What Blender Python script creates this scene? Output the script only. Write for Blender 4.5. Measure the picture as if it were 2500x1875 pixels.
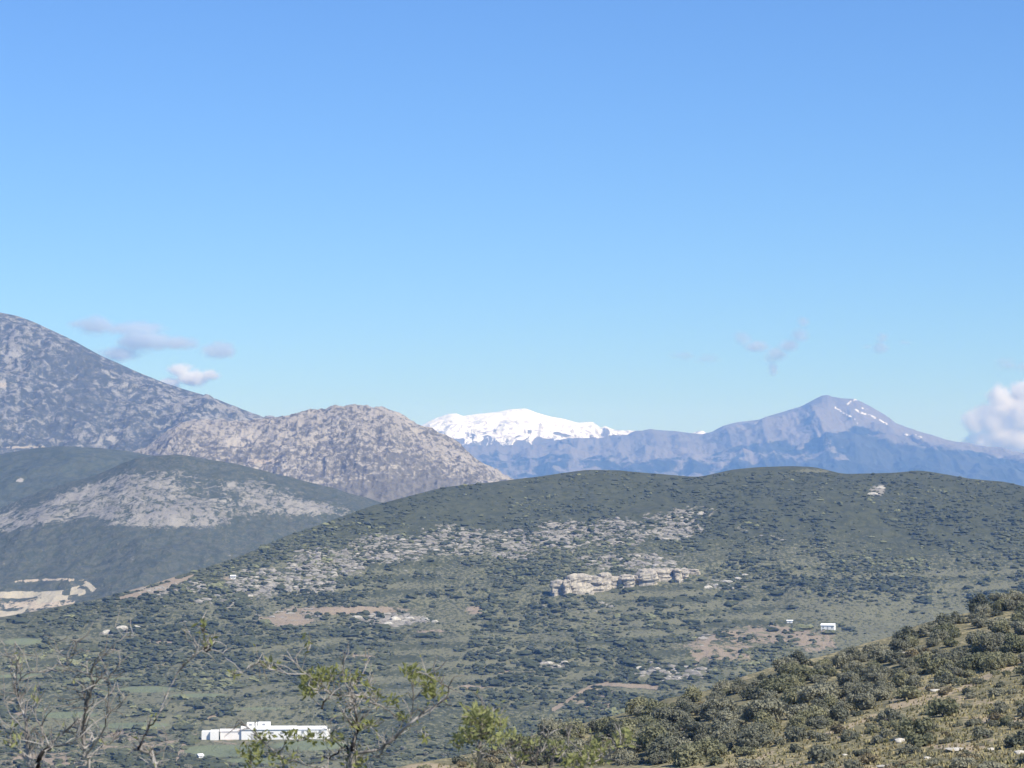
import bpy, math, random
import numpy as np
from mathutils import Vector, Matrix

R = math.radians
scene = bpy.context.scene
for o in list(bpy.data.objects):
    bpy.data.objects.remove(o)
col = scene.collection

# ------------------------------------------------------------------ camera
F = 6431.0                      # focal length in photograph pixels (2500 x 1875)
HORIZON = 1150.0                # photograph row of the eye level
PITCH = math.atan((HORIZON - 937.5) / F)
cam_data = bpy.data.cameras.new('camera')
cam_data.sensor_fit = 'HORIZONTAL'
cam_data.angle = 2 * math.atan(1250.0 / F)
cam_data.clip_start = 0.1
cam_data.clip_end = 80000.0
cam_data.dof.use_dof = True
cam_data.dof.focus_distance = 900.0
cam_data.dof.aperture_fstop = 12.0
cam = bpy.data.objects.new('camera', cam_data)
col.objects.link(cam)
cam.location = (0, 0, 0)
cam.rotation_euler = (R(90) + PITCH, 0, 0)
scene.camera = cam

# ------------------------------------------------------------------ sky and sun
SUN_ELEV = 47.0
SUN_AZ = 130.0                  # clockwise from the view direction (+Y): from the right, behind the camera
SUN_STRENGTH = 4.6
SKY_STRENGTH = 0.125
world = bpy.data.worlds.new('World')
scene.world = world
world.use_nodes = True
wn, wl = world.node_tree.nodes, world.node_tree.links
wn.clear()
sky = wn.new('ShaderNodeTexSky')
sky.sky_type = 'NISHITA'
sky.sun_disc = False
sky.sun_elevation = R(SUN_ELEV)
sky.sun_rotation = R(SUN_AZ)
sky.altitude = 300.0
sky.air_density = 1.0
sky.dust_density = 0.0
sky.ozone_density = 3.0
tint = wn.new('ShaderNodeMix')
tint.data_type = 'RGBA'
tint.blend_type = 'MULTIPLY'
tint.inputs[0].default_value = 1.0
tint.inputs[7].default_value = (0.362, 0.540, 0.835, 1)
bg = wn.new('ShaderNodeBackground')
bg.inputs['Strength'].default_value = SKY_STRENGTH
wo = wn.new('ShaderNodeOutputWorld')
wl.new(sky.outputs[0], tint.inputs[6])
wl.new(tint.outputs[2], bg.inputs['Color'])
wl.new(bg.outputs[0], wo.inputs['Surface'])

sun_data = bpy.data.lights.new('sun', 'SUN')
sun_data.energy = SUN_STRENGTH
sun_data.angle = R(0.53)
sun_data.color = (1.0, 0.955, 0.88)
sun = bpy.data.objects.new('sun', sun_data)
col.objects.link(sun)
sd = Vector((math.sin(R(SUN_AZ)) * math.cos(R(SUN_ELEV)), math.cos(R(SUN_AZ)) * math.cos(R(SUN_ELEV)), math.sin(R(SUN_ELEV))))
sun.rotation_euler = sd.to_track_quat('Z', 'Y').to_euler()

scene.view_settings.view_transform = 'Standard'
scene.view_settings.look = 'None'
scene.view_settings.exposure = 0.5
scene.view_settings.gamma = 1.0
scene.view_settings.use_curve_mapping = False
scene.render.engine = 'CYCLES'
scene.cycles.use_denoising = True
scene.cycles.max_bounces = 7
scene.cycles.volume_bounces = 6
scene.cycles.transparent_max_bounces = 8
HAZE_DENSITY = 7.8e-5
HAZE_COLOR = (0.21, 0.44, 1.0)

# ------------------------------------------------------------------ helpers
CP, SP = math.cos(PITCH), math.sin(PITCH)

def ray(u, v):
    u = np.asarray(u, float); v = np.asarray(v, float)
    cx = (u - 1250.0) / F; cy = (937.5 - v) / F
    x = cx + 0 * cy; y = CP - cy * SP + 0 * cx; z = SP + cy * CP + 0 * cx
    h = np.hypot(x, y)
    return x / h, y / h, z / h

def place(u, v, r):
    """A point of the place: the sight line (u, v) followed to ground distance r."""
    x, y, z = ray(u, v)
    return np.stack([x * r, y * r, z * r], -1)

def _hash(ix, iy, seed):
    h = (ix.astype(np.int64) * 374761393 + iy.astype(np.int64) * 668265263 + seed * 1442695041) & 0x7fffffff
    h = ((h ^ (h >> 13)) * 1274126177) & 0x7fffffff
    h = h ^ (h >> 16)
    return (h & 0xffff) / 65535.0

def vnoise(x, y, seed=0):
    ix = np.floor(x); iy = np.floor(y)
    fx = x - ix; fy = y - iy
    fx = fx * fx * fx * (fx * (fx * 6 - 15) + 10); fy = fy * fy * fy * (fy * (fy * 6 - 15) + 10)
    ix = ix.astype(np.int64); iy = iy.astype(np.int64)
    a = _hash(ix, iy, seed); b = _hash(ix + 1, iy, seed); c = _hash(ix, iy + 1, seed); d = _hash(ix + 1, iy + 1, seed)
    return (a * (1 - fx) + b * fx) * (1 - fy) + (c * (1 - fx) + d * fx) * fy

def fbm(x, y, octaves=4, seed=0, gain=0.5):
    t = 0; amp = 1; tot = 0
    for k in range(octaves):
        t = t + amp * vnoise(x + 17.3 * k, y - 9.1 * k, seed + k * 31); tot += amp
        x = x * 2.03; y = y * 2.03; amp *= gain
    return t / tot            # 0..1

def ridged(x, y, octaves=4, seed=0):
    t = 0; amp = 1; tot = 0
    for k in range(octaves):
        t = t + amp * (1 - np.abs(2 * vnoise(x, y, seed + 7 * k) - 1)); tot += amp
        x = x * 2.1 + 5; y = y * 2.1 - 3; amp *= 0.5
    return t / tot

def sstep(a, b, x):
    t = np.clip((x - a) / (b - a), 0, 1)
    return t * t * (3 - 2 * t)

def mesh_from(name, verts, quads, smooth=True, tris=None):
    me = bpy.data.meshes.new(name)
    verts = np.asarray(verts, np.float32).reshape(-1, 3)
    me.vertices.add(len(verts)); me.vertices.foreach_set('co', verts.ravel())
    nq = 0 if quads is None else len(quads); nt = 0 if tris is None else len(tris)
    loops = []
    if nq: loops.append(np.asarray(quads, np.int32).ravel())
    if nt: loops.append(np.asarray(tris, np.int32).ravel())
    loops = np.concatenate(loops)
    me.loops.add(len(loops)); me.loops.foreach_set('vertex_index', loops)
    starts = np.concatenate([np.arange(nq) * 4, nq * 4 + np.arange(nt) * 3]).astype(np.int32)
    me.polygons.add(nq + nt); me.polygons.foreach_set('loop_start', starts)
    me.polygons.foreach_set('use_smooth', np.full(nq + nt, smooth))
    me.update(calc_edges=True)
    return me

def link(name, me, mat=None, parent=None, kind=None):
    o = bpy.data.objects.new(name, me)
    col.objects.link(o)
    if mat is not None and me is not None and not me.materials:
        me.materials.append(mat)
    if parent is not None: o.parent = parent
    if kind: o['kind'] = kind
    return o

def tag(o, label, cat, group=None):
    o['label'] = label; o['category'] = cat
    if group: o['group'] = group
    return o

def empty(name, loc, rz=0.0):
    o = bpy.data.objects.new(name, None)
    o.empty_display_size = 0.5
    col.objects.link(o)
    o.location = loc; o.rotation_euler = (0, 0, rz)
    return o

def grid_quads(nr, nc):
    i = np.arange(nr * nc).reshape(nr, nc)
    return np.stack([i[:-1, :-1], i[:-1, 1:], i[1:, 1:], i[1:, :-1]], -1).reshape(-1, 4)

def set_attr(me, name, arr):
    a = me.attributes.new(name, 'FLOAT', 'POINT')
    a.data.foreach_set('value', np.asarray(arr, np.float32).ravel())

# ------------------------------------------------------------------ materials
def node_mat(name):
    m = bpy.data.materials.new(name)
    m.use_nodes = True
    n, l = m.node_tree.nodes, m.node_tree.links
    b = n['Principled BSDF']
    b.inputs['Roughness'].default_value = 0.9
    b.inputs['Specular IOR Level'].default_value = 0.1
    return m, n, l, b

def nd_noise(n, l, vec, scale, detail=4, rough=0.55, dist=0.0):
    t = n.new('ShaderNodeTexNoise')
    t.inputs['Scale'].default_value = scale; t.inputs['Detail'].default_value = detail
    t.inputs['Roughness'].default_value = rough; t.inputs['Distortion'].default_value = dist
    l.new(vec, t.inputs['Vector'])
    return t.outputs['Fac']

def nd_map(n, l, val, a, b, c=0.0, d=1.0):
    t = n.new('ShaderNodeMapRange'); t.interpolation_type = 'SMOOTHSTEP'
    l.new(val, t.inputs['Value'])
    for k, x in zip(('From Min', 'From Max', 'To Min', 'To Max'), (a, b, c, d)):
        if hasattr(x, 'links') or hasattr(x, 'is_linked'): l.new(x, t.inputs[k])
        else: t.inputs[k].default_value = x
    return t.outputs['Result']

def nd_mix(n, l, fac, a, b):
    t = n.new('ShaderNodeMix'); t.data_type = 'RGBA'
    if isinstance(fac, (int, float)): t.inputs[0].default_value = fac
    else: l.new(fac, t.inputs[0])
    for s, x in ((6, a), (7, b)):
        if isinstance(x, tuple): t.inputs[s].default_value = (*x, 1)
        else: l.new(x, t.inputs[s])
    return t.outputs[2]

def nd_math(n, l, op, a, b=None):
    t = n.new('ShaderNodeMath'); t.operation = op
    for s, x in ((0, a), (1, b)):
        if x is None: continue
        if isinstance(x, (int, float)): t.inputs[s].default_value = x
        else: l.new(x, t.inputs[s])
    return t.outputs[0]

def nd_attr(n, name):
    t = n.new('ShaderNodeAttribute'); t.attribute_name = name
    return t.outputs['Fac']

def terrain_mat(name, size, scrub_a, scrub_b, rock_a, rock_b, soil, grass, stretch=(1, 0.5, 1), bump=0.6, soft=0.06, field=(0.16, 0.19, 0.08)):
    """Scrub, bare rock, soil and grass over a hill; size = metres of one patch; per-vertex cover tells how much of each grows where."""
    m, n, l, b = node_mat(name)
    g = n.new('ShaderNodeNewGeometry')
    mp = n.new('ShaderNodeMapping'); mp.inputs['Scale'].default_value = stretch
    l.new(g.outputs['Position'], mp.inputs['Vector'])
    vec = mp.outputs[0]
    n1 = nd_noise(n, l, vec, 1.0 / size, 5, 0.6, 0.6)
    n2 = nd_noise(n, l, vec, 3.1 / size, 4, 0.6, 0.3)
    n3 = nd_noise(n, l, vec, 0.22 / size, 3, 0.5)
    mixn = nd_math(n, l, 'ADD', nd_math(n, l, 'MULTIPLY', n1, 0.72), nd_math(n, l, 'MULTIPLY', n2, 0.28))
    base = nd_mix(n, l, nd_map(n, l, mixn, 0.40, 0.60), scrub_a, scrub_b)
    # grass and soil
    gr = nd_attr(n, 'grass')
    gth = nd_math(n, l, 'SUBTRACT', 0.78, nd_math(n, l, 'MULTIPLY', gr, 0.48))
    gm = nd_map(n, l, nd_math(n, l, 'SUBTRACT', n2, gth), -0.06, 0.06)
    base = nd_mix(n, l, gm, base, grass)
    so = nd_attr(n, 'soil')
    sth = nd_math(n, l, 'SUBTRACT', 0.76, nd_math(n, l, 'MULTIPLY', so, 0.42))
    sm = nd_map(n, l, nd_math(n, l, 'SUBTRACT', mixn, sth), -0.05, 0.05)
    base = nd_mix(n, l, sm, base, nd_mix(n, l, n2, soil, tuple(0.6 * c for c in soil)))
    # rock
    ro = nd_attr(n, 'rock')
    rth = nd_math(n, l, 'SUBTRACT', 0.73, nd_math(n, l, 'MULTIPLY', ro, 0.40))
    rm = nd_map(n, l, nd_math(n, l, 'SUBTRACT', mixn, rth), -soft, soft)
    rockc = nd_mix(n, l, nd_map(n, l, n3, 0.35, 0.65), rock_a, rock_b)
    base = nd_mix(n, l, rm, base, rockc)
    fd = nd_attr(n, 'field')
    base = nd_mix(n, l, nd_map(n, l, fd, 0.3, 0.7), base, nd_mix(n, l, n2, field, tuple(0.72 * c for c in field)))
    l.new(base, b.inputs['Base Color'])
    bp = n.new('ShaderNodeBump'); bp.inputs['Strength'].default_value = bump; bp.inputs['Distance'].default_value = size * 0.35
    l.new(mixn, bp.inputs['Height'])
    l.new(bp.outputs[0], b.inputs['Normal'])
    return m
# ------------------------------------------------------------------ the land: every ridge stands at its own distance
def curve(pts):
    p = np.array(pts, float)
    return lambda u: np.interp(u, p[:, 0], p[:, 1])

def smooth_curve(pts, w=18):
    f = curve(pts)
    k = np.linspace(-1, 1, 9)
    return lambda u: np.mean([f(np.asarray(u, float) + w * d) for d in k], axis=0)

def cover_attrs(me, **kw):
    for k in ('rock', 'soil', 'grass', 'field'):
        set_attr(me, k, kw.get(k, np.zeros(len(me.vertices))))

def ridge(name, mat, u0, u1, nu, crest, rc, rb, vb, nf, shape=1.25, back=0.5, drop=None, rough=(), crest_rough=0.25, cover=None, nb=14, gully=()):
    """A hill whose skyline follows crest at distance rc; its near foot lies at distance rb on row vb; it falls away behind."""
    us = np.linspace(u0, u1, nu)
    vc = crest(us)
    rcs = rc(us) if callable(rc) else np.full(nu, float(rc))
    rbs = rb(us) if callable(rb) else np.full(nu, float(rb))
    vbs = vb(us) if callable(vb) else np.full(nu, float(vb))
    t = np.linspace(0, 1, nf)[:, None]
    zc = ray(us, vc)[2] * rcs; zb = ray(us, vbs)[2] * rbs
    g = 1 - (1 - t) ** shape
    rr = rbs + (rcs - rbs) * t
    zz = zb + (zc - zb) * g
    tb = np.linspace(0, 1, nb + 1)[1:, None]
    rr = np.concatenate([rr, rcs + (rcs - rbs) * back * tb])
    zz = np.concatenate([zz, zc - (drop if drop else (zc - zb)) * tb ** 1.4 ])
    tt = np.concatenate([np.broadcast_to(t, (nf, nu)), np.broadcast_to(1 + tb, (nb, nu))])
    ax, ay, _ = ray(us, np.full(nu, HORIZON))
    X = ax * rr; Y = ay * rr
    fade = np.where(tt <= 1, crest_rough + (1 - crest_rough) * np.minimum(1, (1 - tt) * 4), crest_rough + 0 * tt)
    for (size, amp, sd_, kind) in rough:
        f = ridged if kind == 'r' else fbm
        zz = zz + amp * fade * (f(X / size, Y / size, 4, sd_) - (0.58 if kind == 'r' else 0.5)) * 2
    for (sx_, sy_, amp, sd_) in gully:          # runnels worn straight down the slope
        w_ = 0.6 * (fbm(X / (2 * sx_), Y / sy_, 2, sd_ + 3) - 0.5)
        zz = zz + amp * np.minimum(fade, np.clip((1 - tt) * 5, 0.04, 1)) * (ridged(X / sx_ + w_, Y / sy_, 3, sd_) - 0.6)
    P = np.stack([X, Y, zz], -1)
    me = mesh_from(name, P, grid_quads(nf + nb, nu))
    me.materials.append(mat)
    vv = HORIZON - (zz / rr) * F
    UU = np.broadcast_to(us, zz.shape)
    cover_attrs(me, **(cover(UU, vv, X, Y, zz, tt) if cover else {}))
    o = link(name, me, kind='structure')
    return o, P

def stroke(U, V, line, w, vs=1.0):
    """1 on a polyline of half width w, fading to 0 just outside it."""
    best = np.full(U.shape, 1e9)
    for (a, c) in zip(line[:-1], line[1:]):
        a = np.array(a, float); c = np.array(c, float); d = c - a
        t = np.clip(((U - a[0]) * d[0] + (V - a[1]) * d[1]) / (d @ d), 0, 1)
        best = np.minimum(best, np.hypot(U - a[0] - t * d[0], (V - a[1] - t * d[1]) * vs))
    return sstep(w * 1.5, w * 0.6, best)

def blob(U, V, u, v, ru, rv):
    return np.clip(1.25 - np.hypot((U - u) / ru, (V - v) / rv), 0, 1)

SCRUB_D = (0.030, 0.042, 0.022)
SCRUB_L = (0.062, 0.074, 0.038)

# snow mountain, far away
snow_c = smooth_curve([(600, 1200), (900, 1095), (960, 1075), (1040, 1032), (1064, 1020), (1093, 1010), (1113, 1008), (1130, 1015), (1166, 1010), (1219, 1005), (1243, 999), (1284, 997),
    (1309, 1007), (1341, 1016), (1374, 1022), (1410, 1032), (1447, 1030), (1459, 1039), (1467, 1049), (1477, 1044), (1500, 1053), (1545, 1055), (1600, 1063), (1680, 1064), (1704, 1055), (1716, 1054), (1735, 1067), (1900, 1095), (2100, 1150)], 4)
m, n, l, b = node_mat('snow_and_rock')
g = n.new('ShaderNodeNewGeometry')
sx = n.new('ShaderNodeSeparateXYZ'); l.new(g.outputs['Position'], sx.inputs[0])
mp = n.new('ShaderNodeMapping'); mp.inputs['Scale'].default_value = (1, 0.35, 0.8); l.new(g.outputs['Position'], mp.inputs['Vector'])
nz = nd_noise(n, l, mp.outputs[0], 1 / 120.0, 6, 0.62, 1.2)
hgt = nd_map(n, l, nd_math(n, l, 'ADD', sx.outputs['Z'], nd_math(n, l, 'MULTIPLY', nd_math(n, l, 'SUBTRACT', nz, 0.5), 560.0)), 190.0, 225.0)
nr_ = nd_noise(n, l, mp.outputs[0], 1 / 70.0, 5, 0.65, 2.0)
ribs = nd_map(n, l, nd_math(n, l, 'ADD', nr_, nd_map(n, l, sx.outputs['Z'], 250.0, 420.0, 0.06, -0.06)), 0.585, 0.64)
l.new(nd_mix(n, l, hgt, (0.13, 0.125, 0.12), nd_mix(n, l, ribs, (0.78, 0.80, 0.84), (0.40, 0.40, 0.41))), b.inputs['Base Color'])
bp = n.new('ShaderNodeBump'); bp.inputs['Strength'].default_value = 0.75; bp.inputs['Distance'].default_value = 40.0
l.new(nz, bp.inputs['Height']); l.new(bp.outputs[0], b.inputs['Normal'])
ridge('snowy_mountain', m, 600, 2100, 420, snow_c, 17600, 15000, 1150, 90, 1.3, 0.4, rough=((880, 80, 3, 'r'), (200, 16, 5, 'r')), crest_rough=0.06)

# bare blue range with the pointed peak
peak_c = smooth_curve([(900, 1130), (1040, 1100), (1100, 1088), (1154, 1087), (1207, 1091), (1268, 1091), (1329, 1083), (1378, 1070), (1410, 1068), (1467, 1071), (1532, 1065), (1561, 1054), (1593, 1048), (1646, 1051), (1690, 1058), (1712, 1061),
    (1738, 1054), (1767, 1039), (1799, 1031), (1852, 1025), (1885, 1013), (1921, 1003), (1962, 990), (1991, 975), (2007, 967), (2023, 965), (2031, 969), (2056, 973), (2088, 974), (2109, 984), (2129, 995), (2161, 1013),
    (2186, 1032), (2222, 1046), (2267, 1060), (2308, 1072), (2361, 1082), (2414, 1093), (2495, 1109), (2800, 1165), (3100, 1190)], 1)
mt_range = terrain_mat('bare_range', 130.0, (0.036, 0.044, 0.044), (0.062, 0.070, 0.070), (0.180, 0.170, 0.168), (0.128, 0.126, 0.128), (0.2, 0.17, 0.14), (0.1, 0.1, 0.07), (1, 0.45, 1), 0.8, 0.03, (0.88, 0.89, 0.92))
def range_cover(U, V, X, Y, Z, T):
    # bare stone near the tops, woods on the lower slopes
    top = peak_c(U)
    d = V - top
    w = (fbm(X / 420, Y / 420, 4, 8) - 0.5) * 60
    dep = np.interp(U, [1750, 1850, 1950, 2020, 2110, 2200, 2300, 2420, 2600], [60, 75, 105, 112, 74, 44, 30, 20, 14])
    rock = sstep(dep + 12, dep * 0.55, d + w * 0.6) * np.where(U > 1750, 1, 0.55) + 0.16 + 0.38 * sstep(0.60, 0.74, ridged(X / 500, Y / 900, 3, 28)) * (U < 2150)
    rock = np.where(U < 1780, np.maximum(rock, 0.52), rock)
    rock = np.maximum(rock, 0.75 * blob(U, V, 1420, 1100, 120, 22))
    # old snow lying in the gullies right of the summit
    snow = 0 * U
    for line in (((2040, 996), (2062, 1010), (2080, 1020), (2096, 1034)), ((2089, 1001), (2100, 1008), (2120, 1014), (2138, 1021)), ((2070, 988), (2082, 979), (2094, 976)), ((2148, 1027), (2166, 1037)), ((2206, 1060), (2219, 1063)), ((2106, 998), (2118, 1002)), ((2236, 1062), (2252, 1070))):
        snow = np.maximum(snow, stroke(U, V, line, 2.9))
    snow = 0.58 * snow * sstep(0.16, 0.50, fbm(U / 6, V / 4, 3, 77))
    return dict(rock=rock, field=snow)
range_o, range_P = ridge('mountain_range', mt_range, 980, 2720, 660, peak_c, 15400, 13000, 1200, 130, 1.15, 0.5, rough=((1100, 45, 21, 'r'), (380, 44, 23, 'r'), (130, 15, 25, 'r'), (60, 7, 26, 'f')), crest_rough=0.10, gully=((260, 1600, 75, 29), (110, 800, 26, 30)), cover=range_cover)

# left mountain
left_c = smooth_curve([(-500, 640), (-300, 668), (0, 764), (41, 772), (81, 786), (179, 830), (244, 867), (334, 907), (407, 936), (488, 961), (570, 991), (631, 1020), (700, 1052), (780, 1092), (900, 1150), (1000, 1190)], 10)
mt_left = terrain_mat('stony_mountain', 14.0, (0.062, 0.070, 0.064), (0.100, 0.104, 0.092), (0.215, 0.208, 0.192), (0.270, 0.260, 0.238), (0.42, 0.37, 0.29), (0.12, 0.12, 0.08), (1, 0.45, 0.9), 1.0, 0.075)
def left_cover(U, V, X, Y, Z, T):
    rock = 0.44 + 0.5 * (fbm(X / 170, Y / 230, 4, 41) - 0.5)
    rock += 0.25 * sstep(200, 60, V - left_c(U) + 40 * (fbm(X / 90, Y / 90, 3, 44) - .5)) * 0.3
    rock -= 0.22 * blob(U, V, 200, 885, 130, 55)
    rock += 0.2 * blob(U, V, 25, 880, 22, 50) + 0.22 * blob(U, V, 250, 1060, 90, 30)
    soil = 0.9 * blob(U, V, 4, 943, 22, 14) + 0.95 * blob(U, V, 60, 1093, 110, 6) + 0.7 * blob(U, V, 270, 1070, 24, 20)
    return dict(rock=rock, soil=soil)
ridge('stony_mountain', mt_left, -500, 1000, 500, left_c, 6000, 5050, 1150, 160, 1.2, 0.5, rough=((420, 40, 51, 'r'), (120, 14, 53, 'r'), (34, 4.5, 55, 'r')), crest_rough=0.06, gully=((150, 900, 20, 57), (60, 420, 8, 58)), cover=left_cover)

# grey round hill
grey_c = smooth_curve([(250, 1150), (360, 1095), (400, 1066), (427, 1046), (470, 1031), (570, 1024), (660, 1021), (740, 1012), (800, 1001), (820, 993), (850, 989), (881, 987), (934, 988), (971, 1001), (1011, 1026), (1044, 1040), (1085, 1065), (1125, 1089),
    (1154, 1111), (1199, 1137), (1248, 1164), (1330, 1200), (1450, 1240)], 6)
mt_grey = terrain_mat('grey_hill', 11.0, (0.104, 0.098, 0.082), (0.164, 0.151, 0.122), (0.345, 0.312, 0.262), (0.285, 0.258, 0.220), (0.46, 0.38, 0.29), (0.2, 0.17, 0.11), (1, 0.5, 0.9), 1.0, 0.06)
def grey_cover(U, V, X, Y, Z, T):
    rock = 0.50 + 0.45 * (fbm(X / 120, Y / 150, 4, 61) - 0.5) + 0.12 * sstep(90, 0, V - grey_c(U))
    rock -= 0.55 * blob(U, V, 960, 1205, 170, 34) + 0.3 * blob(U, V, 1050, 1190, 120, 22)
    rock += 0.12 * blob(U, V, 930, 1050, 70, 50)
    soil = 0.75 * blob(U, V, 640, 1128, 80, 16) + 0.55 * blob(U, V, 930, 1040, 40, 30)
    return dict(rock=rock, soil=soil)
ridge('grey_hill', mt_grey, 250, 1450, 460, grey_c, 4800, 4250, 1270, 150, 1.1, 0.6, rough=((230, 14, 71, 'r'), (60, 7, 73, 'r'), (17, 7.0, 75, 'r')), crest_rough=0.55, gully=((95, 420, 6, 78), (40, 200, 2.5, 79)), cover=grey_cover)

# wooded dark hill at the left edge
mt_dark = terrain_mat('wooded_hill', 12.0, (0.062, 0.075, 0.054), (0.088, 0.098, 0.070), (0.3, 0.28, 0.25), (0.36, 0.33, 0.29), (0.4, 0.34, 0.26), (0.08, 0.085, 0.05), (1, 0.5, 1), 0.7)
dark_c = smooth_curve([(-500, 1150), (-200, 1122), (0, 1109), (81, 1097), (142, 1091), (244, 1093), (325, 1103), (400, 1118), (520, 1150), (650, 1200)], 12)
def dark_cover(U, V, X, Y, Z, T):
    return dict(rock=0.9 * blob(U, V, 48, 1172, 16, 6) + 0.15 * (fbm(X / 80, Y / 120, 3, 5) - .3), grass=0.25 * fbm(X / 60, Y / 90, 3, 9))
ridge('wooded_hill', mt_dark, -500, 650, 300, dark_c, 3900, 3350, 1300, 90, 1.2, 0.6, rough=((260, 12, 81, 'r'), (50, 3.5, 83, 'f'), (13, 2.2, 84, 'f')), crest_rough=0.25, cover=dark_cover)

# rocky knoll with woods below
knoll_c = smooth_curve([(-500, 1330), (-150, 1275), (0, 1239), (81, 1207), (163, 1180), (244, 1156), (301, 1131), (338, 1117), (427, 1111), (488, 1120), (570, 1135), (651, 1152), (732, 1172), (814, 1192), (895, 1217), (1000, 1256), (1200, 1330), (1400, 1380)], 12)
mt_knoll = terrain_mat('rocky_knoll', 7.5, (0.060, 0.072, 0.052), (0.095, 0.100, 0.072), (0.225, 0.212, 0.188), (0.295, 0.276, 0.236), (0.55, 0.46, 0.34), (0.13, 0.13, 0.085), (1, 0.45, 0.9), 0.9, 0.085, (0.47, 0.42, 0.31))
def knoll_cover(U, V, X, Y, Z, T):
    w = (fbm(X / 70, Y / 90, 4, 95) - 0.5) * 60
    low = np.interp(U, [-100, 40, 200, 400, 600, 800, 950], [1300, 1298, 1270, 1288, 1272, 1262, 1240])
    top = knoll_c(U) + np.interp(U, [0, 250, 450, 800], [8, 26, 30, 30])
    rock = sstep(-16, 26, V - top + w * 0.8) * sstep(16, -14, V - low + w * 0.7) * (0.53 + 0.7 * (fbm(X / 45, Y / 70, 3, 97) - 0.5)) * np.interp(U, [600, 900], [1, 0.85])
    rock += 0.16 * fbm(X / 40, Y / 60, 3, 99)
    cut = 0 * U
    for line, wd in ((((-60, 1447), (20, 1446), (90, 1447), (170, 1445), (196, 1440)), 7.5), (((176, 1434), (196, 1420), (216, 1422), (228, 1434)), 5.0), (((-60, 1492), (45, 1491)), 6.5), (((45, 1491), (66, 1480), (100, 1472)), 5.0), (((96, 1462), (150, 1457), (205, 1441)), 6.0)):
        cut = np.maximum(cut, stroke(U, V + 7 * (fbm(U / 25, V / 20, 2, 96) - 0.5), line, wd))
    cut = cut * sstep(0.24, 0.40, fbm(X / 11, Y / 30, 3, 102))
    soil = 0.75 * blob(U, V, 90, 1470, 160, 24) + 0.75 * stroke(U, V, ((40, 1414), (150, 1409), (205, 1413), (234, 1432)), 3.0)
    return dict(rock=rock, field=cut, soil=soil, grass=0.15 + 0.3 * fbm(X / 50, Y / 70, 3, 98) + 0.3 * blob(U, V, 260, 1230, 130, 40))
knoll_o, knoll_P = ridge('rocky_knoll', mt_knoll, -500, 1400, 500, knoll_c, 3200, 2450, 1560, 180, 1.0, 0.5, rough=((260, 9, 91, 'r'), (60, 3.5, 93, 'r'), (14, 1.4, 94, 'f')), crest_rough=0.3, gully=((70, 330, 7, 88),), cover=knoll_cover)

# the broad middle hill
mid_c = smooth_curve([(-700, 1640), (-300, 1565), (0, 1505), (100, 1489), (240, 1460), (350, 1431), (470, 1394), (590, 1358), (692, 1312), (800, 1275), (914, 1234), (983, 1216), (1085, 1190), (1207, 1178), (1321, 1164), (1370, 1156), (1431, 1148), (1512, 1149), (1593, 1157), (1695, 1165),
    (1714, 1164), (1742, 1158), (1783, 1148), (1844, 1142), (1934, 1139), (1986, 1141), (2027, 1150), (2060, 1158), (2190, 1155), (2247, 1150), (2292, 1156), (2373, 1170), (2454, 1177), (2499, 1188), (2800, 1255), (3300, 1330)], 14)
MID_V = np.array([1100, 1140, 1180, 1240, 1300, 1380, 1450, 1600, 1780, 1875, 2000, 2100.0])
MID_R = np.array([2480, 2400, 2310, 2190, 2090, 1970, 1880, 1680, 1450, 1290, 1110, 1000.0])
def mid_r(v): return np.interp(v, MID_V, MID_R)

MID_ROCK = []     # (u, v, ru, rv, strength)
for u, v, ru, rv, s in ((640, 1415, 130, 34, .60), (800, 1375, 120, 48, .66), (950, 1340, 130, 45, .64), (1120, 1320, 130, 45, .66), (1250, 1330, 90, 50, .60), (1380, 1305, 110, 45, .63), (1500, 1300, 110, 45, .65), (1640, 1285, 110, 45, .62), (1700, 1250, 70, 22, .5),
    (1540, 1370, 170, 30, .6), (1770, 1425, 70, 20, .5), (390, 1440, 90, 22, .6), (470, 1430, 60, 20, .65), (620, 1440, 80, 30, .6), (760, 1430, 120, 24, .55), (960, 1512, 110, 18, .8), (1350, 1622, 50, 13, .75), (1640, 1640, 110, 26, .62), (1590, 1625, 60, 16, .5),
    (290, 1540, 60, 10, .6), (2145, 1198, 24, 17, .8), (2240, 1185, 40, 10, .3), (1900, 1300, 90, 28, .32), (1990, 1330, 120, 30, .25), (1400, 1480, 180, 30, .35), (700, 1500, 120, 26, .35), (1830, 1290, 60, 20, .3), (520, 1520, 150, 40, .30),
    (560, 1460, 150, 40, .36), (1000, 1420, 200, 40, .25), (1700, 1560, 80, 30, .30), (1290, 1700, 120, 40, .2)):
    MID_ROCK.append((u, v, ru, rv, s))
MID_SOIL = ((840, 1488, 190, 14, .85), (700, 1510, 90, 22, .82), (1880, 1545, 170, 30, .74), (1760, 1580, 130, 40, .62), (1990, 1565, 60, 30, .7), (1450, 1720, 85, 24, .62), (1560, 1672, 70, 6, .95), (1470, 1690, 40, 14, .7), (1160, 1490, 30, 12, .8), (385, 1412, 75, 10, .9), (320, 1432, 60, 9, .85),
    (560, 1410, 16, 6, 1.0), (250, 1600, 120, 10, .45), (1150, 1675, 60, 7, .8), (640, 1780, 140, 8, .55), (515, 1745, 26, 7, .8), (400, 1620, 90, 10, .45), (560, 1805, 80, 12, .55), (480, 1560, 60, 8, .45), (1110, 1600, 60, 10, .35),
    (300, 1800, 190, 34, .62), (120, 1850, 170, 36, .70), (60, 1720, 90, 40, .55), (420, 1560, 70, 9, .6), (250, 1580, 90, 7, .6), (880, 1600, 70, 8, .55), (1250, 1640, 80, 7, .6), (1050, 1540, 60, 7, .6))
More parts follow.
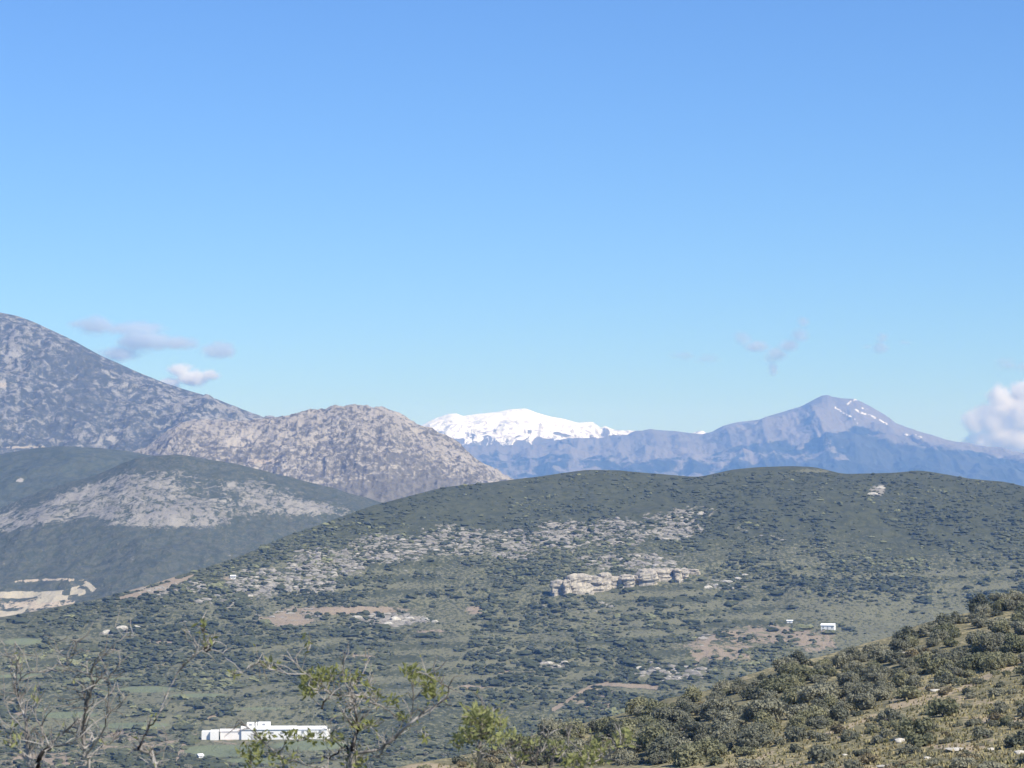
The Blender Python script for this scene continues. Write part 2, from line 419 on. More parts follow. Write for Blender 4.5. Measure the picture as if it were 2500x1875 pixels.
MID_GRASS = ((1985, 1150, 60, 6, .9), (1300, 1230, 260, 40, .16), (2050, 1480, 160, 26, .5), (2200, 1420, 180, 40, .3), (60, 1560, 110, 18, .6), (180, 1550, 60, 8, .8), (360, 1690, 110, 40, .75), (390, 1750, 90, 22, .8), (530, 1660, 160, 30, .5), (650, 1620, 100, 24, .5),
    (1120, 1230, 200, 40, .12), (1900, 1440, 160, 20, .45), (240, 1740, 140, 30, .5), (780, 1830, 120, 30, .4), (950, 1700, 160, 40, .35), (700, 1700, 160, 30, .4), (1250, 1580, 200, 40, .25))
MID_FIELD = ((170, 1735, 80, 9, .8), (330, 1762, 100, 8, .85), (250, 1650, 90, 6, .7), (360, 1676, 80, 9, .8), (490, 1692, 90, 6, .7), (640, 1725, 80, 5, .7), (60, 1640, 80, 6, .7), (880, 1760, 60, 6, .6), (540, 1826, 110, 16, .95), (760, 1815, 110, 14, .8), (60, 1558, 60, 10, .7), (640, 1850, 120, 10, .6))
MID_TRACK = [((296, 1456), (345, 1444), (400, 1427), (440, 1415), (474, 1403)), ((330, 1452), (390, 1436), (430, 1424)), ((1742, 1548), (1728, 1562), (1712, 1590), (1700, 1612), (1694, 1622)), ((478, 1788), (455, 1802), (447, 1822), (438, 1845), (436, 1872)), ((1350, 1730), (1400, 1700), (1440, 1675), (1480, 1668), (1560, 1672), (1600, 1678))]

def mid_masks(U, V, X, Y):
    base = 0.10 + 0.30 * (fbm(X / 120, Y / 170, 4, 111) - 0.5)
    wob = (fbm(X / 26, Y / 40, 3, 113) - 0.5) * 0.7
    rock = base * 0.6; soil = 0 * U; grass = 0.20 + 0.45 * (fbm(X / 75, Y / 120, 4, 117) - 0.5); field = 0 * U
    grass = (grass + 0.34) * sstep(1215, 1400, V) + 0.05
    # old terraces along the contours: pale risers and darker treads
    ter = np.sin(V / 5.2 + 5 * fbm(X / 90, Y / 140, 3, 119) + U / 160)
    grass = grass + 0.22 * ter * sstep(1330, 1430, V) * sstep(0.40, 0.60, fbm(X / 130, Y / 200, 2, 120))
    for (u, v, ru, rv, s) in MID_ROCK: rock = np.maximum(rock, np.clip(blob(U, V, u, v, ru, rv) * 1.4, 0, 1) * (s * 0.86 + wob * 0.45))
    for (u, v, ru, rv, s) in MID_SOIL: soil = np.maximum(soil, np.clip(blob(U, V, u, v, ru, rv) * 1.4, 0, 1) * (s + wob * 0.3))
    for (u, v, ru, rv, s) in MID_GRASS: grass = np.maximum(grass, np.clip(blob(U, V, u, v, ru, rv) * 1.3, 0, 1) * (s + wob * 0.4))
    for (u, v, ru, rv, s) in MID_FIELD: field = np.maximum(field, np.clip(blob(U, V, u, v, ru, rv) * 1.6, 0, 1) * s)
    for line in MID_TRACK:
        for (a, c) in zip(line[:-1], line[1:]):
            a = np.array(a, float); c = np.array(c, float); d = c - a
            t = np.clip(((U - a[0]) * d[0] + (V - a[1]) * d[1]) / (d @ d), 0, 1)
            dist = np.hypot(U - a[0] - t * d[0], (V - a[1] - t * d[1]) * 1.3)
            s = sstep(7.5, 4.0, dist)
            soil = np.maximum(soil, s * 1.05); field = field * (1 - s); grass = grass * (1 - s)
    return rock, soil, grass, field

MID_NOISE = ((310, 6, 121, 'r'), (80, 3.0, 123, 'r'), (22, 1.0, 125, 'f'))
def mid_z(X, Y, r, v, vc):
    """Ground height of the middle hill on the sight line that would meet its smooth slope on row v."""
    z = ray(np.full_like(v, 1250.0), v)[2] * r
    fade = 0.12 + 0.88 * np.clip((v - vc) / 90.0, 0, 1)
    xs, ys = place(650.0, 1795.0, 1425.0)[:2]
    fade = fade * (1 - 0.9 * sstep(75, 35, np.hypot((X - xs) * 0.9, Y - ys)))     # the levelled yard of the farm building
    for (size, amp, sd_, kind) in MID_NOISE:
        f = ridged if kind == 'r' else fbm
        z = z + amp * fade * (f(X / size, Y / size, 4, sd_) - 0.5) * 2
    return z

def mid_raw(u, v):
    u = np.asarray(u, float); v = np.asarray(v, float)
    r = mid_r(v)
    ax, ay, _ = ray(u, np.full_like(u, HORIZON))
    X, Y = ax * r, ay * r
    return np.stack([X, Y, mid_z(X, Y, r, v, mid_c(u))], -1)

def solve_row(raw, u, v):
    u, v = np.broadcast_arrays(np.asarray(u, float), np.asarray(v, float))
    w = v.copy()
    for _ in range(9):
        p = raw(u, w)
        w = w + 0.8 * (v - (HORIZON - p[..., 2] / np.hypot(p[..., 0], p[..., 1]) * F))
    return raw(u, w)
def mid_point(u, v): return solve_row(mid_raw, u, v)

NU, NV = 780, 270
us = np.linspace(-700, 3300, NU)
us = 1250 + (us - 1250) * np.where(np.abs(us - 1250) < 1300, 1, 1)
vc = mid_c(us)
tt = np.linspace(0, 1, NV)[:, None]
VV = 2100 + (vc - 2100) * tt
RR = mid_r(VV)
ax, ay, _ = ray(us, np.full(NU, HORIZON))
X, Y = ax * RR, ay * RR
Z = mid_z(X, Y, RR, VV, np.broadcast_to(vc, VV.shape))
NBK = 16
tb = np.linspace(0, 1, NBK + 1)[1:, None]
rb2 = RR[-1] + 520 * tb; xb, yb = ax * rb2, ay * rb2
zb2 = Z[-1] + (np.minimum(Z[-1] - 30, -168) - Z[-1]) * (tb ** 1.5) + 2.0 * (fbm(xb / 40, yb / 40, 3, 6) - 0.5) * tb
UU = np.broadcast_to(us, VV.shape)
rock, soil, grass, field = mid_masks(UU, HORIZON - Z / RR * F, X, Y)
pad = lambda a: np.concatenate([a, np.repeat(a[-1:], NBK, 0)])
mt_mid = terrain_mat('maquis_hill', 7.5, (0.058, 0.065, 0.036), (0.088, 0.093, 0.050), (0.235, 0.218, 0.185), (0.300, 0.278, 0.228), (0.34, 0.275, 0.195), (0.160, 0.157, 0.094), (1, 0.55, 0.8), 0.9, 0.045, (0.185, 0.210, 0.120))
me = mesh_from('middle_hill', np.stack([np.concatenate([X, xb]), np.concatenate([Y, yb]), np.concatenate([Z, zb2])], -1), grid_quads(NV + NBK, NU))
me.materials.append(mt_mid)
cover_attrs(me, rock=pad(rock), soil=pad(soil), grass=pad(grass), field=pad(field))
link('middle_hill', me, kind='structure')

# the near hillside: the camera's own slope, running out to the right into a wooded spur
spur_c = smooth_curve([(-900, 2150), (0, 2060), (600, 1965), (900, 1900), (1000, 1868), (1100, 1856), (1200, 1838), (1263, 1822), (1310, 1800), (1421, 1772), (1516, 1750), (1643, 1712), (1738, 1690), (1800, 1664), (1927, 1620), (2053, 1597), (2148, 1570), (2211, 1542), (2275, 1518), (2370, 1490), (2433, 1466), (2500, 1450), (2700, 1400), (3000, 1350), (3500, 1330)], 14)
spur_r = curve([(-900, 230), (900, 260), (1300, 300), (2500, 380), (3500, 420)])
spur_b = curve([(-900, 150), (900, 220), (1300, 250), (1900, 205), (2500, 168), (3500, 150)])
def spur_vb(u): return np.maximum(1875.0, spur_c(u) + 60)
SPUR_NOISE = ((60, 0.8, 131, 'f'), (16, 0.40, 133, 'f'), (4, 0.14, 135, 'f'))
def spur_noise(X, Y, r):
    z = 0
    for (size, amp, sd_, kind) in SPUR_NOISE:
        z = z + amp * (fbm(X / size, Y / size, 3, sd_) - 0.5) * 2 * np.clip(r / 120, 0, 1)
    return z
def spur_raw(u, v):
    """Point of the near hillside on sight line (u, v), v between its crest and the frame's lower edge."""
    u = np.asarray(u, float); v = np.asarray(v, float)
    vcu, vb_ = spur_c(u), spur_vb(u)
    t = np.clip((vb_ - v) / (vb_ - vcu), 0, 1)
    r = spur_b(u) + (spur_r(u) - spur_b(u)) * t ** 1.15
    ax, ay, _ = ray(u, np.full_like(u, HORIZON))
    X, Y = ax * r, ay * r
    return np.stack([X, Y, ray(u, v)[2] * r + spur_noise(X, Y, r)], -1)
def spur_point(u, v): return solve_row(spur_raw, u, v)
NU, NV, NN, NBK = 500, 170, 45, 24
us = np.linspace(-900, 3500, NU)
vcu, vbu = spur_c(us), spur_vb(us)
t = np.linspace(0, 1, NV)[:, None]
Pf = spur_raw(np.broadcast_to(us, (NV, NU)), vbu + (vcu - vbu) * t)
Pf[0] = spur_raw(us, vbu)
ax, ay, _ = ray(us, np.full(NU, HORIZON))
tn = (np.linspace(0, 1, NN + 1)[:-1, None]) ** 1.8
rn = 2.0 + (spur_b(us) - 2.0) * tn
k = -ray(us, vbu)[2]
q = rn / spur_b(us)
xn, yn = ax * rn, ay * rn
zn = -k * rn - 1.7 * (1 - q) - 3.0 * np.sin(np.pi * q) + spur_noise(xn, yn, rn)
tb = np.linspace(0, 1, NBK + 1)[1:, None]
rcr = spur_r(us)
rk = rcr + (1130 - rcr) * tb
zk = Pf[-1, :, 2] + (-156 - Pf[-1, :, 2]) * (1 - (1 - tb) ** 1.5) * 1.0 + 1.5 * (fbm(ax * rk / 30, ay * rk / 30, 3, 3) - .5)
zk = np.minimum(zk, Pf[-1, :, 2] * rk / rcr - 0.4 * (rk - rcr) * 0.12)
P = np.concatenate([np.stack([xn, yn, zn], -1), Pf, np.stack([ax * rk, ay * rk, zk], -1)])
me = mesh_from('near_hillside', P, grid_quads(NN + NV + NBK, NU))
VVn = HORIZON - P[..., 2] / np.hypot(P[..., 0], P[..., 1]) * F
UUn = np.broadcast_to(us, VVn.shape)
Xn, Yn = P[..., 0], P[..., 1]
gs = 0.45 + 0.6 * (fbm(Xn / 14, Yn / 20, 4, 141) - 0.5)
so = 0.22 + 0.7 * (fbm(Xn / 9, Yn / 22, 4, 143) - 0.5)
for (u, v, ru, rv, s) in ((2300, 1700, 200, 18, .7), (2430, 1745, 120, 10, .8), (2320, 1810, 140, 8, .85), (2150, 1865, 160, 10, .8), (2380, 1865, 140, 7, .8), (1960, 1860, 160, 14, .6), (2250, 1670, 120, 10, .6), (1040, 1868, 80, 10, .9), (2050, 1790, 90, 10, .5)):
    so = np.maximum(so, s * np.clip(1.3 * blob(UUn, VVn, u, v, ru, rv), 0, 1))
for line, wd in ((((1790, 1872), (1840, 1852), (1882, 1830)), 5.0), (((2385, 1742), (2440, 1746), (2520, 1752)), 5.0), (((2170, 1722), (2250, 1700), (2340, 1672), (2433, 1632), (2520, 1600)), 6.0), (((1960, 1800), (2050, 1775), (2130, 1740)), 4.0), (((2300, 1812), (2380, 1816)), 6.0), (((2120, 1866), (2200, 1862)), 4.0), (((2310, 1868), (2440, 1866)), 5.0)):
    so = np.maximum(so, 0.95 * stroke(UUn, VVn + 10 * (fbm(Xn / 6, Yn / 8, 2, 149) - 0.5), line, wd))
mt_near = terrain_mat('dry_hillside', 2.3, (0.14, 0.130, 0.072), (0.22, 0.195, 0.11), (0.40, 0.37, 0.30), (0.46, 0.42, 0.33), (0.46, 0.37, 0.24), (0.33, 0.28, 0.155), (1, 0.6, 1), 0.8, 0.05)
me.materials.append(mt_near)
cover_attrs(me, rock=0.10 + 0.35 * (fbm(Xn / 7, Yn / 12, 3, 147) - 0.5), soil=so, grass=gs, field=0 * gs)
link('near_hillside', me, kind='structure')

# the plain below everything
GX, GY0, GY1 = 8500.0, -1500.0, 19500.0
gx = np.linspace(-GX, GX, 60); gy = np.linspace(GY0, GY1, 70)
gX, gY = np.meshgrid(gx, gy)
me = mesh_from('ground', np.stack([gX, gY, -172 + 6 * (fbm(gX / 900, gY / 900, 3, 2) - 0.5)], -1), grid_quads(70, 60))
mt_plain = terrain_mat('plain', 40.0, SCRUB_D, SCRUB_L, (0.3, 0.28, 0.25), (0.36, 0.33, 0.29), (0.36, 0.29, 0.2), (0.12, 0.125, 0.06))
me.materials.append(mt_plain)
cover_attrs(me, grass=0.5 * fbm(gX / 300, gY / 300, 3, 4), soil=0.3 * fbm(gX / 400, gY / 300, 3, 5))
link('ground', me, kind='structure')

# the air
hm = bpy.data.materials.new('haze'); hm.use_nodes = True
n, l = hm.node_tree.nodes, hm.node_tree.links
n.clear()
pv = n.new('ShaderNodeVolumePrincipled')
pv.inputs['Color'].default_value = (*HAZE_COLOR, 1)
pv.inputs['Density'].default_value = HAZE_DENSITY
pv.inputs['Absorption Color'].default_value = (1, 1, 1, 1)
ho = n.new('ShaderNodeOutputMaterial')
l.new(pv.outputs[0], ho.inputs['Volume'])
hx, hy0, hy1, hz0, hz1 = GX + 300, GY0 - 300, GY1 + 300, -178.0, 440.0
hv = [(x, y, z) for x in (-hx, hx) for y in (hy0, hy1) for z in (hz0, hz1)]
hq = [(0, 1, 3, 2), (4, 6, 7, 5), (0, 4, 5, 1), (2, 3, 7, 6), (0, 2, 6, 4), (1, 5, 7, 3)]
link('haze', mesh_from('haze', hv, hq, smooth=False), hm, kind='stuff')
# ------------------------------------------------------------------ plants and stones
rng = np.random.default_rng(11)
random.seed(11)
_O = 'first second third fourth fifth sixth seventh eighth ninth tenth eleventh twelfth thirteenth fourteenth fifteenth sixteenth seventeenth eighteenth nineteenth twentieth twenty-first twenty-second twenty-third twenty-fourth twenty-fifth twenty-sixth twenty-seventh twenty-eighth twenty-ninth thirtieth thirty-first thirty-second'.split()
ORD = ['nearest it'] + [w + ' nearest it' for w in _O[1:]]

def name_by_landmark(items, marks):
    """items: list of (object, u, v, noun); every one is described by the landmark it stands by, the side of it, and its rank there."""
    cells = {}
    for it in items:
        o, u, v, noun = it
        d = [math.hypot(u - a, (v - b) * 1.6) for a, b, _ in marks]
        k = int(np.argmin(d)); a, b, ph = marks[k]
        du, dv = u - a, (v - b) * 1.6
        side = ('right of' if du > 0 else 'left of') if abs(du) > abs(dv) else ('below' if dv > 0 else 'above')
        cells.setdefault((noun, side, ph), []).append((d[k], o))
    for (noun, side, ph), lst in cells.items():
        lst.sort(key=lambda t: t[0])
        for i, (_, o) in enumerate(lst):
            o['label'] = f'{noun} {side} {ph}, {ORD[min(i, 31)]}'

def leaf_mat(name, dark, light, scale=1.2, transl=0.25):
    m, n, l, b = node_mat(name)
    oi = n.new('ShaderNodeObjectInfo')
    tc = n.new('ShaderNodeTexCoord')
    nz = nd_noise(n, l, tc.outputs['Object'], scale, 3, 0.6)
    a = nd_math(n, l, 'ADD', nd_math(n, l, 'MULTIPLY', oi.outputs['Random'], 0.55), nd_math(n, l, 'MULTIPLY', nz, 0.6))
    c = nd_mix(n, l, nd_map(n, l, a, 0.25, 0.85), dark, light)
    l.new(c, b.inputs['Base Color'])
    b.inputs['Roughness'].default_value = 0.7
    tr = n.new('ShaderNodeBsdfTranslucent'); l.new(c, tr.inputs['Color'])
    mx = n.new('ShaderNodeMixShader'); mx.inputs[0].default_value = transl
    l.new(b.outputs[0], mx.inputs[1]); l.new(tr.outputs[0], mx.inputs[2])
    l.new(mx.outputs[0], n['Material Output'].inputs['Surface'])
    return m

def flat_mat(name, c, c2=None, scale=3.0, rough=0.9):
    m, n, l, b = node_mat(name)
    b.inputs['Roughness'].default_value = rough
    tc = n.new('ShaderNodeTexCoord')
    nz = nd_noise(n, l, tc.outputs['Object'], scale, 5, 0.65)
    l.new(nd_mix(n, l, nd_map(n, l, nz, 0.35, 0.65), c, c2 or tuple(0.7 * x for x in c)), b.inputs['Base Color'])
    return m

M_OLIVE = leaf_mat('olive_leaves', (0.195, 0.197, 0.140), (0.320, 0.308, 0.215), 1.2, 0.35)
M_GREEN = leaf_mat('green_leaves', (0.182, 0.188, 0.112), (0.310, 0.298, 0.176), 1.2, 0.35)
M_DARK = leaf_mat('dark_leaves', (0.130, 0.140, 0.100), (0.220, 0.220, 0.155), 1.2, 0.35)
M_DRY = leaf_mat('dry_leaves', (0.15, 0.13, 0.08), (0.28, 0.235, 0.14))
M_BARK = flat_mat('bark', (0.19, 0.165, 0.14), (0.11, 0.095, 0.08), 9.0)
M_ROCK = flat_mat('limestone', (0.48, 0.445, 0.375), (0.34, 0.315, 0.265), 2.2)
M_CHALK = flat_mat('bright_limestone', (0.55, 0.515, 0.44), (0.38, 0.355, 0.30), 2.2)
M_ROCKD = flat_mat('weathered_limestone', (0.29, 0.265, 0.23), (0.20, 0.185, 0.16), 2.2)

def unit(d): return d / np.maximum(np.linalg.norm(d, axis=-1, keepdims=True), 1e-9)

_t = (1 + 5 ** 0.5) / 2
ICO_V = unit(np.array([(-1, _t, 0), (1, _t, 0), (-1, -_t, 0), (1, -_t, 0), (0, -1, _t), (0, 1, _t), (0, -1, -_t), (0, 1, -_t), (_t, 0, -1), (_t, 0, 1), (-_t, 0, -1), (-_t, 0, 1)], float))
ICO_F = np.array([(0, 11, 5), (0, 5, 1), (0, 1, 7), (0, 7, 10), (0, 10, 11), (1, 5, 9), (5, 11, 4), (11, 10, 2), (10, 7, 6), (7, 1, 8), (3, 9, 4), (3, 4, 2), (3, 2, 6), (3, 6, 8), (3, 8, 9), (4, 9, 5), (2, 4, 11), (6, 2, 10), (8, 6, 7), (9, 8, 1)])
def subdiv(V, Fc):
    V = list(map(tuple, V)); mid = {}; out = []
    def m(a, b):
        k = (min(a, b), max(a, b))
        if k not in mid:
            p = np.array(V[a]) + np.array(V[b]); V.append(tuple(p / np.linalg.norm(p))); mid[k] = len(V) - 1
        return mid[k]
    for a, b, c in Fc:
        x, y, z = m(a, b), m(b, c), m(c, a)
        out += [(a, x, z), (b, y, x), (c, z, y), (x, y, z)]
    return np.array(V), np.array(out)
ICO1 = subdiv(ICO_V, ICO_F); ICO2 = subdiv(*ICO1)

def crown_mesh(name, seed, mat, lobes=9, per=130, height=0.8, leaf=0.12, flat=1.0):
    """Foliage of a crown about one unit in radius: lobes of many leaf sprays round a ragged core."""
    g = np.random.default_rng(seed)
    Vs, Q, T, base = [], [], [], 0
    cen = []
    for i in range(lobes):
        a = g.uniform(0, 2 * np.pi); rr = 0.62 * np.sqrt(g.uniform(0, 1)); h = g.uniform(0.30, 1.0) * height * (1 - 0.45 * rr)
        cen.append((rr * math.cos(a), rr * math.sin(a), h * 0.95, g.uniform(0.30, 0.50) * (1.08 - 0.3 * rr) * (9.0 / max(lobes, 9)) ** 0.4))
    for (x, y, z, s) in cen:
        c = np.array((x, y, z))
        core = ICO_V * (s * 0.72) * np.array((1, 1, 0.8 * flat)) * g.uniform(0.75, 1.15, (12, 1)) + c
        Vs.append(core); T.append(ICO_F + base); base += 12
        d = unit(g.normal(size=(per, 3)) + np.array((0, 0, 0.25)))
        p = c + d * s * np.array((1, 1, 0.82 * flat)) * g.uniform(0.70, 1.16, (per, 1))
        nrm = unit(d + 0.55 * g.normal(size=(per, 3)))
        t1 = unit(np.cross(nrm, g.normal(size=(per, 3)))); t2 = np.cross(nrm, t1)
        L = leaf * g.uniform(0.55, 1.35, (per, 1)); W = L * g.uniform(0.45, 0.9, (per, 1))
        q = np.stack([p - t1 * L, p - t2 * W + nrm * 0.02, p + t1 * L, p + t2 * W - nrm * 0.02], 1).reshape(-1, 3)
        Vs.append(q); Q.append(np.arange(per * 4).reshape(-1, 4) + base); base += per * 4
    V = np.concatenate(Vs)
    V[:, 2] = np.maximum(V[:, 2], 0.02)
    me = mesh_from(name, V, np.concatenate(Q), False, np.concatenate(T))
    me.materials.append(mat)
    return me

def tube(pts, rads, sides=6):
    """A tapered tube along pts; returns verts and quads (ends closed by collapsing)."""
    pts = np.asarray(pts, float); n_ = len(pts)
    tan = unit(np.gradient(pts, axis=0))
    ref = np.array((0.31, 0.85, 0.42))
    V = []
    for p, t, r in zip(pts, tan, rads):
        a = unit(np.cross(t, ref)); b_ = np.cross(t, a)
        an = np.arange(sides) * 2 * np.pi / sides
        V.append(p + r * (np.cos(an)[:, None] * a + np.sin(an)[:, None] * b_))
    V = np.concatenate(V)
    i = np.arange(n_ * sides).reshape(n_, sides); j = np.roll(i, -1, 1)
    Q = np.stack([i[:-1], j[:-1], j[1:], i[1:]], -1).reshape(-1, 4)
    return V, Q

def join(parts):
    V, Q, b_ = [], [], 0
    for v, q in parts:
        V.append(v); Q.append(q + b_); b_ += len(v)
    return np.concatenate(V), np.concatenate(Q)

def trunk_mesh(name, seed, height):
    g = np.random.default_rng(seed); parts = []
    k = np.linspace(0, 1, 5)[:, None]
    main = np.concatenate([0.05 * np.sin(3 * k + seed), 0.05 * np.cos(2.2 * k + seed), k * height * 0.55 - 0.04], 1)
    parts.append(tube(main, 0.085 * (1 - 0.45 * k[:, 0]), 7))
    for i in range(4):
        a = i * 1.6 + g.uniform(0, .6); s = main[3]
        e = s + np.array((0.42 * math.cos(a), 0.42 * math.sin(a), height * g.uniform(0.25, 0.45)))
        m_ = (s + e) / 2 + np.array((0, 0, 0.06))
        parts.append(tube([s, m_, e], [0.05, 0.035, 0.018], 5))
    v, q = join(parts)
    me = mesh_from(name, v, q); me.materials.append(M_BARK)
    return me

OLIVES = [(crown_mesh('crown', 100 + i, (M_OLIVE, M_GREEN, M_OLIVE, M_DARK, M_OLIVE, M_GREEN)[i], 15 + i % 3 * 3, 105, (0.85, 0.75, 0.95, 0.8, 0.7, 0.9)[i], 0.062), trunk_mesh('trunk', 200 + i, 0.6)) for i in range(6)]
SHRUBS = [(crown_mesh('foliage', 300 + i, (M_DARK, M_OLIVE, M_GREEN, M_DRY)[i], 6 + i, 90, 0.75, 0.10), trunk_mesh('stem', 400 + i, 0.35)) for i in range(4)]
FARTREES = [(crown_mesh('crown', 500 + i, M_DARK if i % 2 else M_OLIVE, 7, 60, 0.9, 0.15), trunk_mesh('trunk', 600 + i, 0.5)) for i in range(4)]

def thing_from(kind, pair, part_names, p, s, sz, rz):
    r = empty(kind, p, rz)
    r.scale = (s, s, sz)
    for nm, me in zip(part_names, pair):
        o = bpy.data.objects.new(nm, me); col.objects.link(o); o.parent = r
    return r

NEAR_MARKS = [(2480, 1440, 'the bushy crest at the right edge'), (2294, 1646, 'the white boulder below the wood'), (2335, 1814, 'the bare pale terrace'), (2145, 1792, 'the three pale stones'), (2240, 1700, 'the tan grass clearing'),
              (1450, 1722, 'the tan bare patch'), (1172, 1775, 'the upright leafy almond'), (1519, 1805, 'the bright green almond tip'), (2000, 1620, 'the spur skyline under the bare peak'), (1760, 1700, 'the spur skyline under the reddish track'), (1990, 1853, 'the pale grassy bank'), (2482, 1598, 'the white block at the right edge')]
wood_low = curve([(1200, 1900), (1650, 1900), (1720, 1862), (1900, 1802), (2000, 1772), (2150, 1706), (2330, 1664), (2500, 1606), (2900, 1500)])

# trees of the spur: a close wood along the crest
cand_u = rng.uniform(1180, 2680, 6000); cand_v = rng.uniform(1400, 1880, 6000)
near_items, placed = [], []
def spaced(p, d, lst):
    return all((p[0] - q[0]) ** 2 + (p[1] - q[1]) ** 2 > (0.5 * (d + q[2])) ** 2 for q in lst)
FIX_TREES = [(2445, 1474, 2.6), (2395, 1490, 3.0), (2300, 1530, 3.0), (2210, 1560, 2.8), (2150, 1610, 2.6), (1890, 1690, 3.0), (1990, 1720, 3.1), (1860, 1760, 3.2), (1750, 1750, 2.8), (1640, 1770, 3.2), (1500, 1810, 3.0), (1400, 1800, 2.6), (1560, 1740, 2.4), (1700, 1700, 2.6), (1840, 1820, 2.6), (1620, 1850, 2.8), (1760, 1690, 2.4), (1930, 1640, 2.2), (2060, 1625, 2.3)]
todo = [(u, v, s * 0.85) for u, v, s in FIX_TREES] + [(u, v, None) for u, v in zip(cand_u, cand_v)]
for u, v, s in todo:
    if v < spur_c(u) + 3 or v > wood_low(u): continue
    if len(near_items) >= 235: break
    p = spur_point(u, v)
    size = s if s else rng.uniform(1.1, 2.3)
    if s is None and rng.uniform() < 0.25: size = rng.uniform(0.9, 1.5)
    if not spaced(p, size * 1.22, placed): continue
    placed.append((p[0], p[1], size * 1.22))
    k = int(rng.integers(0, 6))
    r = thing_from('olive_tree', OLIVES[k], ('crown', 'trunk'), p - np.array((0, 0, 0.1)), size, size * rng.uniform(0.85, 1.15), rng.uniform(0, 6.28))
    r['category'] = 'tree'; r['group'] = 'trees of the wood on the near spur'
    size_w = 'large' if size > 2.35 else ('small' if size < 1.5 else 'round')
    near_items.append((r, u, v, f'{size_w} {("grey-green", "yellow-green", "grey-green", "dark green", "grey-green", "yellow-green")[k]} tree'))
name_by_landmark(near_items, NEAR_MARKS)

# bushes on the open slope
cand_u = rng.uniform(980, 2680, 9000); cand_v = rng.uniform(1560, 1905, 9000)
bush_items = []
for u, v in zip(cand_u, cand_v):
    if v < spur_c(u) + 6: continue
    p = spur_point(u, v)
    inwood = v < wood_low(u)
    if inwood and u > 1500 and rng.uniform() < 0.25: continue
    cl = fbm(np.array([p[0] / 9]), np.array([p[1] / 14]), 3, 151)[0]
    if not inwood and rng.uniform() > sstep(0.36, 0.62, cl) + 0.12: continue
    size = rng.uniform(0.45, 1.0) if rng.uniform() < 0.7 else rng.uniform(1.0, 1.6)
    if not spaced(p, size * 1.7, placed): continue
    placed.append((p[0], p[1], size * 1.7))
    k = int(rng.choice(4, p=[.28, .36, .22, .14]))
    r = thing_from('shrub', SHRUBS[k], ('foliage', 'stem'), p - np.array((0, 0, 0.05)), size, size * rng.uniform(0.8, 1.2), rng.uniform(0, 6.28))
    r['category'] = 'shrub'; r['group'] = 'shrubs on the open near slope'
    bush_items.append((r, u, v, f'{"low" if size < 0.9 else "bushy"} {("dark green", "grey-green", "yellow-green", "dry brownish")[k]} shrub'))
    if len(bush_items) >= 295: break
name_by_landmark(bush_items, NEAR_MARKS)

# grass of the open slope
NG = 9000
gu = rng.uniform(950, 2750, NG * 3); gv = rng.uniform(1560, 1960, NG * 3)
ok = (gv > spur_c(gu) + 4) & (gv > wood_low(gu) - 60)
gu, gv = gu[ok][:NG], gv[ok][:NG]
gp = spur_point(gu, gv); ng = len(gp)
h = rng.uniform(0.10, 0.34, (ng, 1)); a = rng.uniform(0, 6.28, (ng, 3))
vs = []
for j in range(3):
    w = rng.uniform(0.05, 0.16, (ng, 1))
    d = np.stack([np.cos(a[:, j]), np.sin(a[:, j]), 0 * a[:, j]], -1)
    lean = np.stack([np.cos(a[:, j] + 1.6), np.sin(a[:, j] + 1.6), 0 * a[:, j]], -1) * h * 0.5
    vs.append(np.stack([gp - d * w - (0, 0, .03), gp + d * w - (0, 0, .03), gp + lean + np.array((0, 0, 1)) * h], 1))
V = np.concatenate(vs).reshape(-1, 3)
m_gr = flat_mat('dry_grass', (0.34, 0.285, 0.15), (0.21, 0.20, 0.095), 0.35)
link('grass', mesh_from('grass', V, None, False, np.arange(len(V)).reshape(-1, 3)), m_gr, kind='stuff')

# ---- the middle hill: its largest trees one by one, the rest of the scrub as one mass
MID_MARKS = [(650, 1780, 'the long white building'), (1520, 1415, 'the pale cliff'), (960, 1512, 'the broken white ledge'), (1715, 1585, 'the steep reddish track'), (1350, 1622, 'the white rock cluster'), (385, 1412, 'the tan cutting'), (1450, 1722, 'the tan bare patch'),
             (2019, 1526, 'the low white house'), (1640, 1645, 'the scattered white stones'), (2145, 1198, 'the pale scar near the skyline'), (570, 1406, 'the white house on the ridge'), (700, 1500, 'the reddish soil strip'), (360, 1690, 'the light green orchard'), (1160, 1490, 'the pinkish bare spot'), (1400, 1300, 'the upper rock band'), (1600, 1290, 'the right end of the upper rocks'), (1200, 1330, 'the middle of the upper rocks'), (1020, 1330, 'the left end of the upper rocks'), (720, 1400, 'the grey stones on the left flank'), (850, 1380, 'the grey rock slope'), (1050, 1660, 'the arched almond branch')]
def mid_ok(u, v):
    # keep off the tracks, the fields and the building
    X_, Y_ = mid_point(u, v)[..., 0], mid_point(u, v)[..., 1]
    rk, so_, gr_, fi_ = mid_masks(u, v, X_, Y_)
    bld = (u > 480) & (u < 825) & (v > 1752) & (v < 1812)
    return ~bld & (fi_ < 0.35), rk, so_, gr_

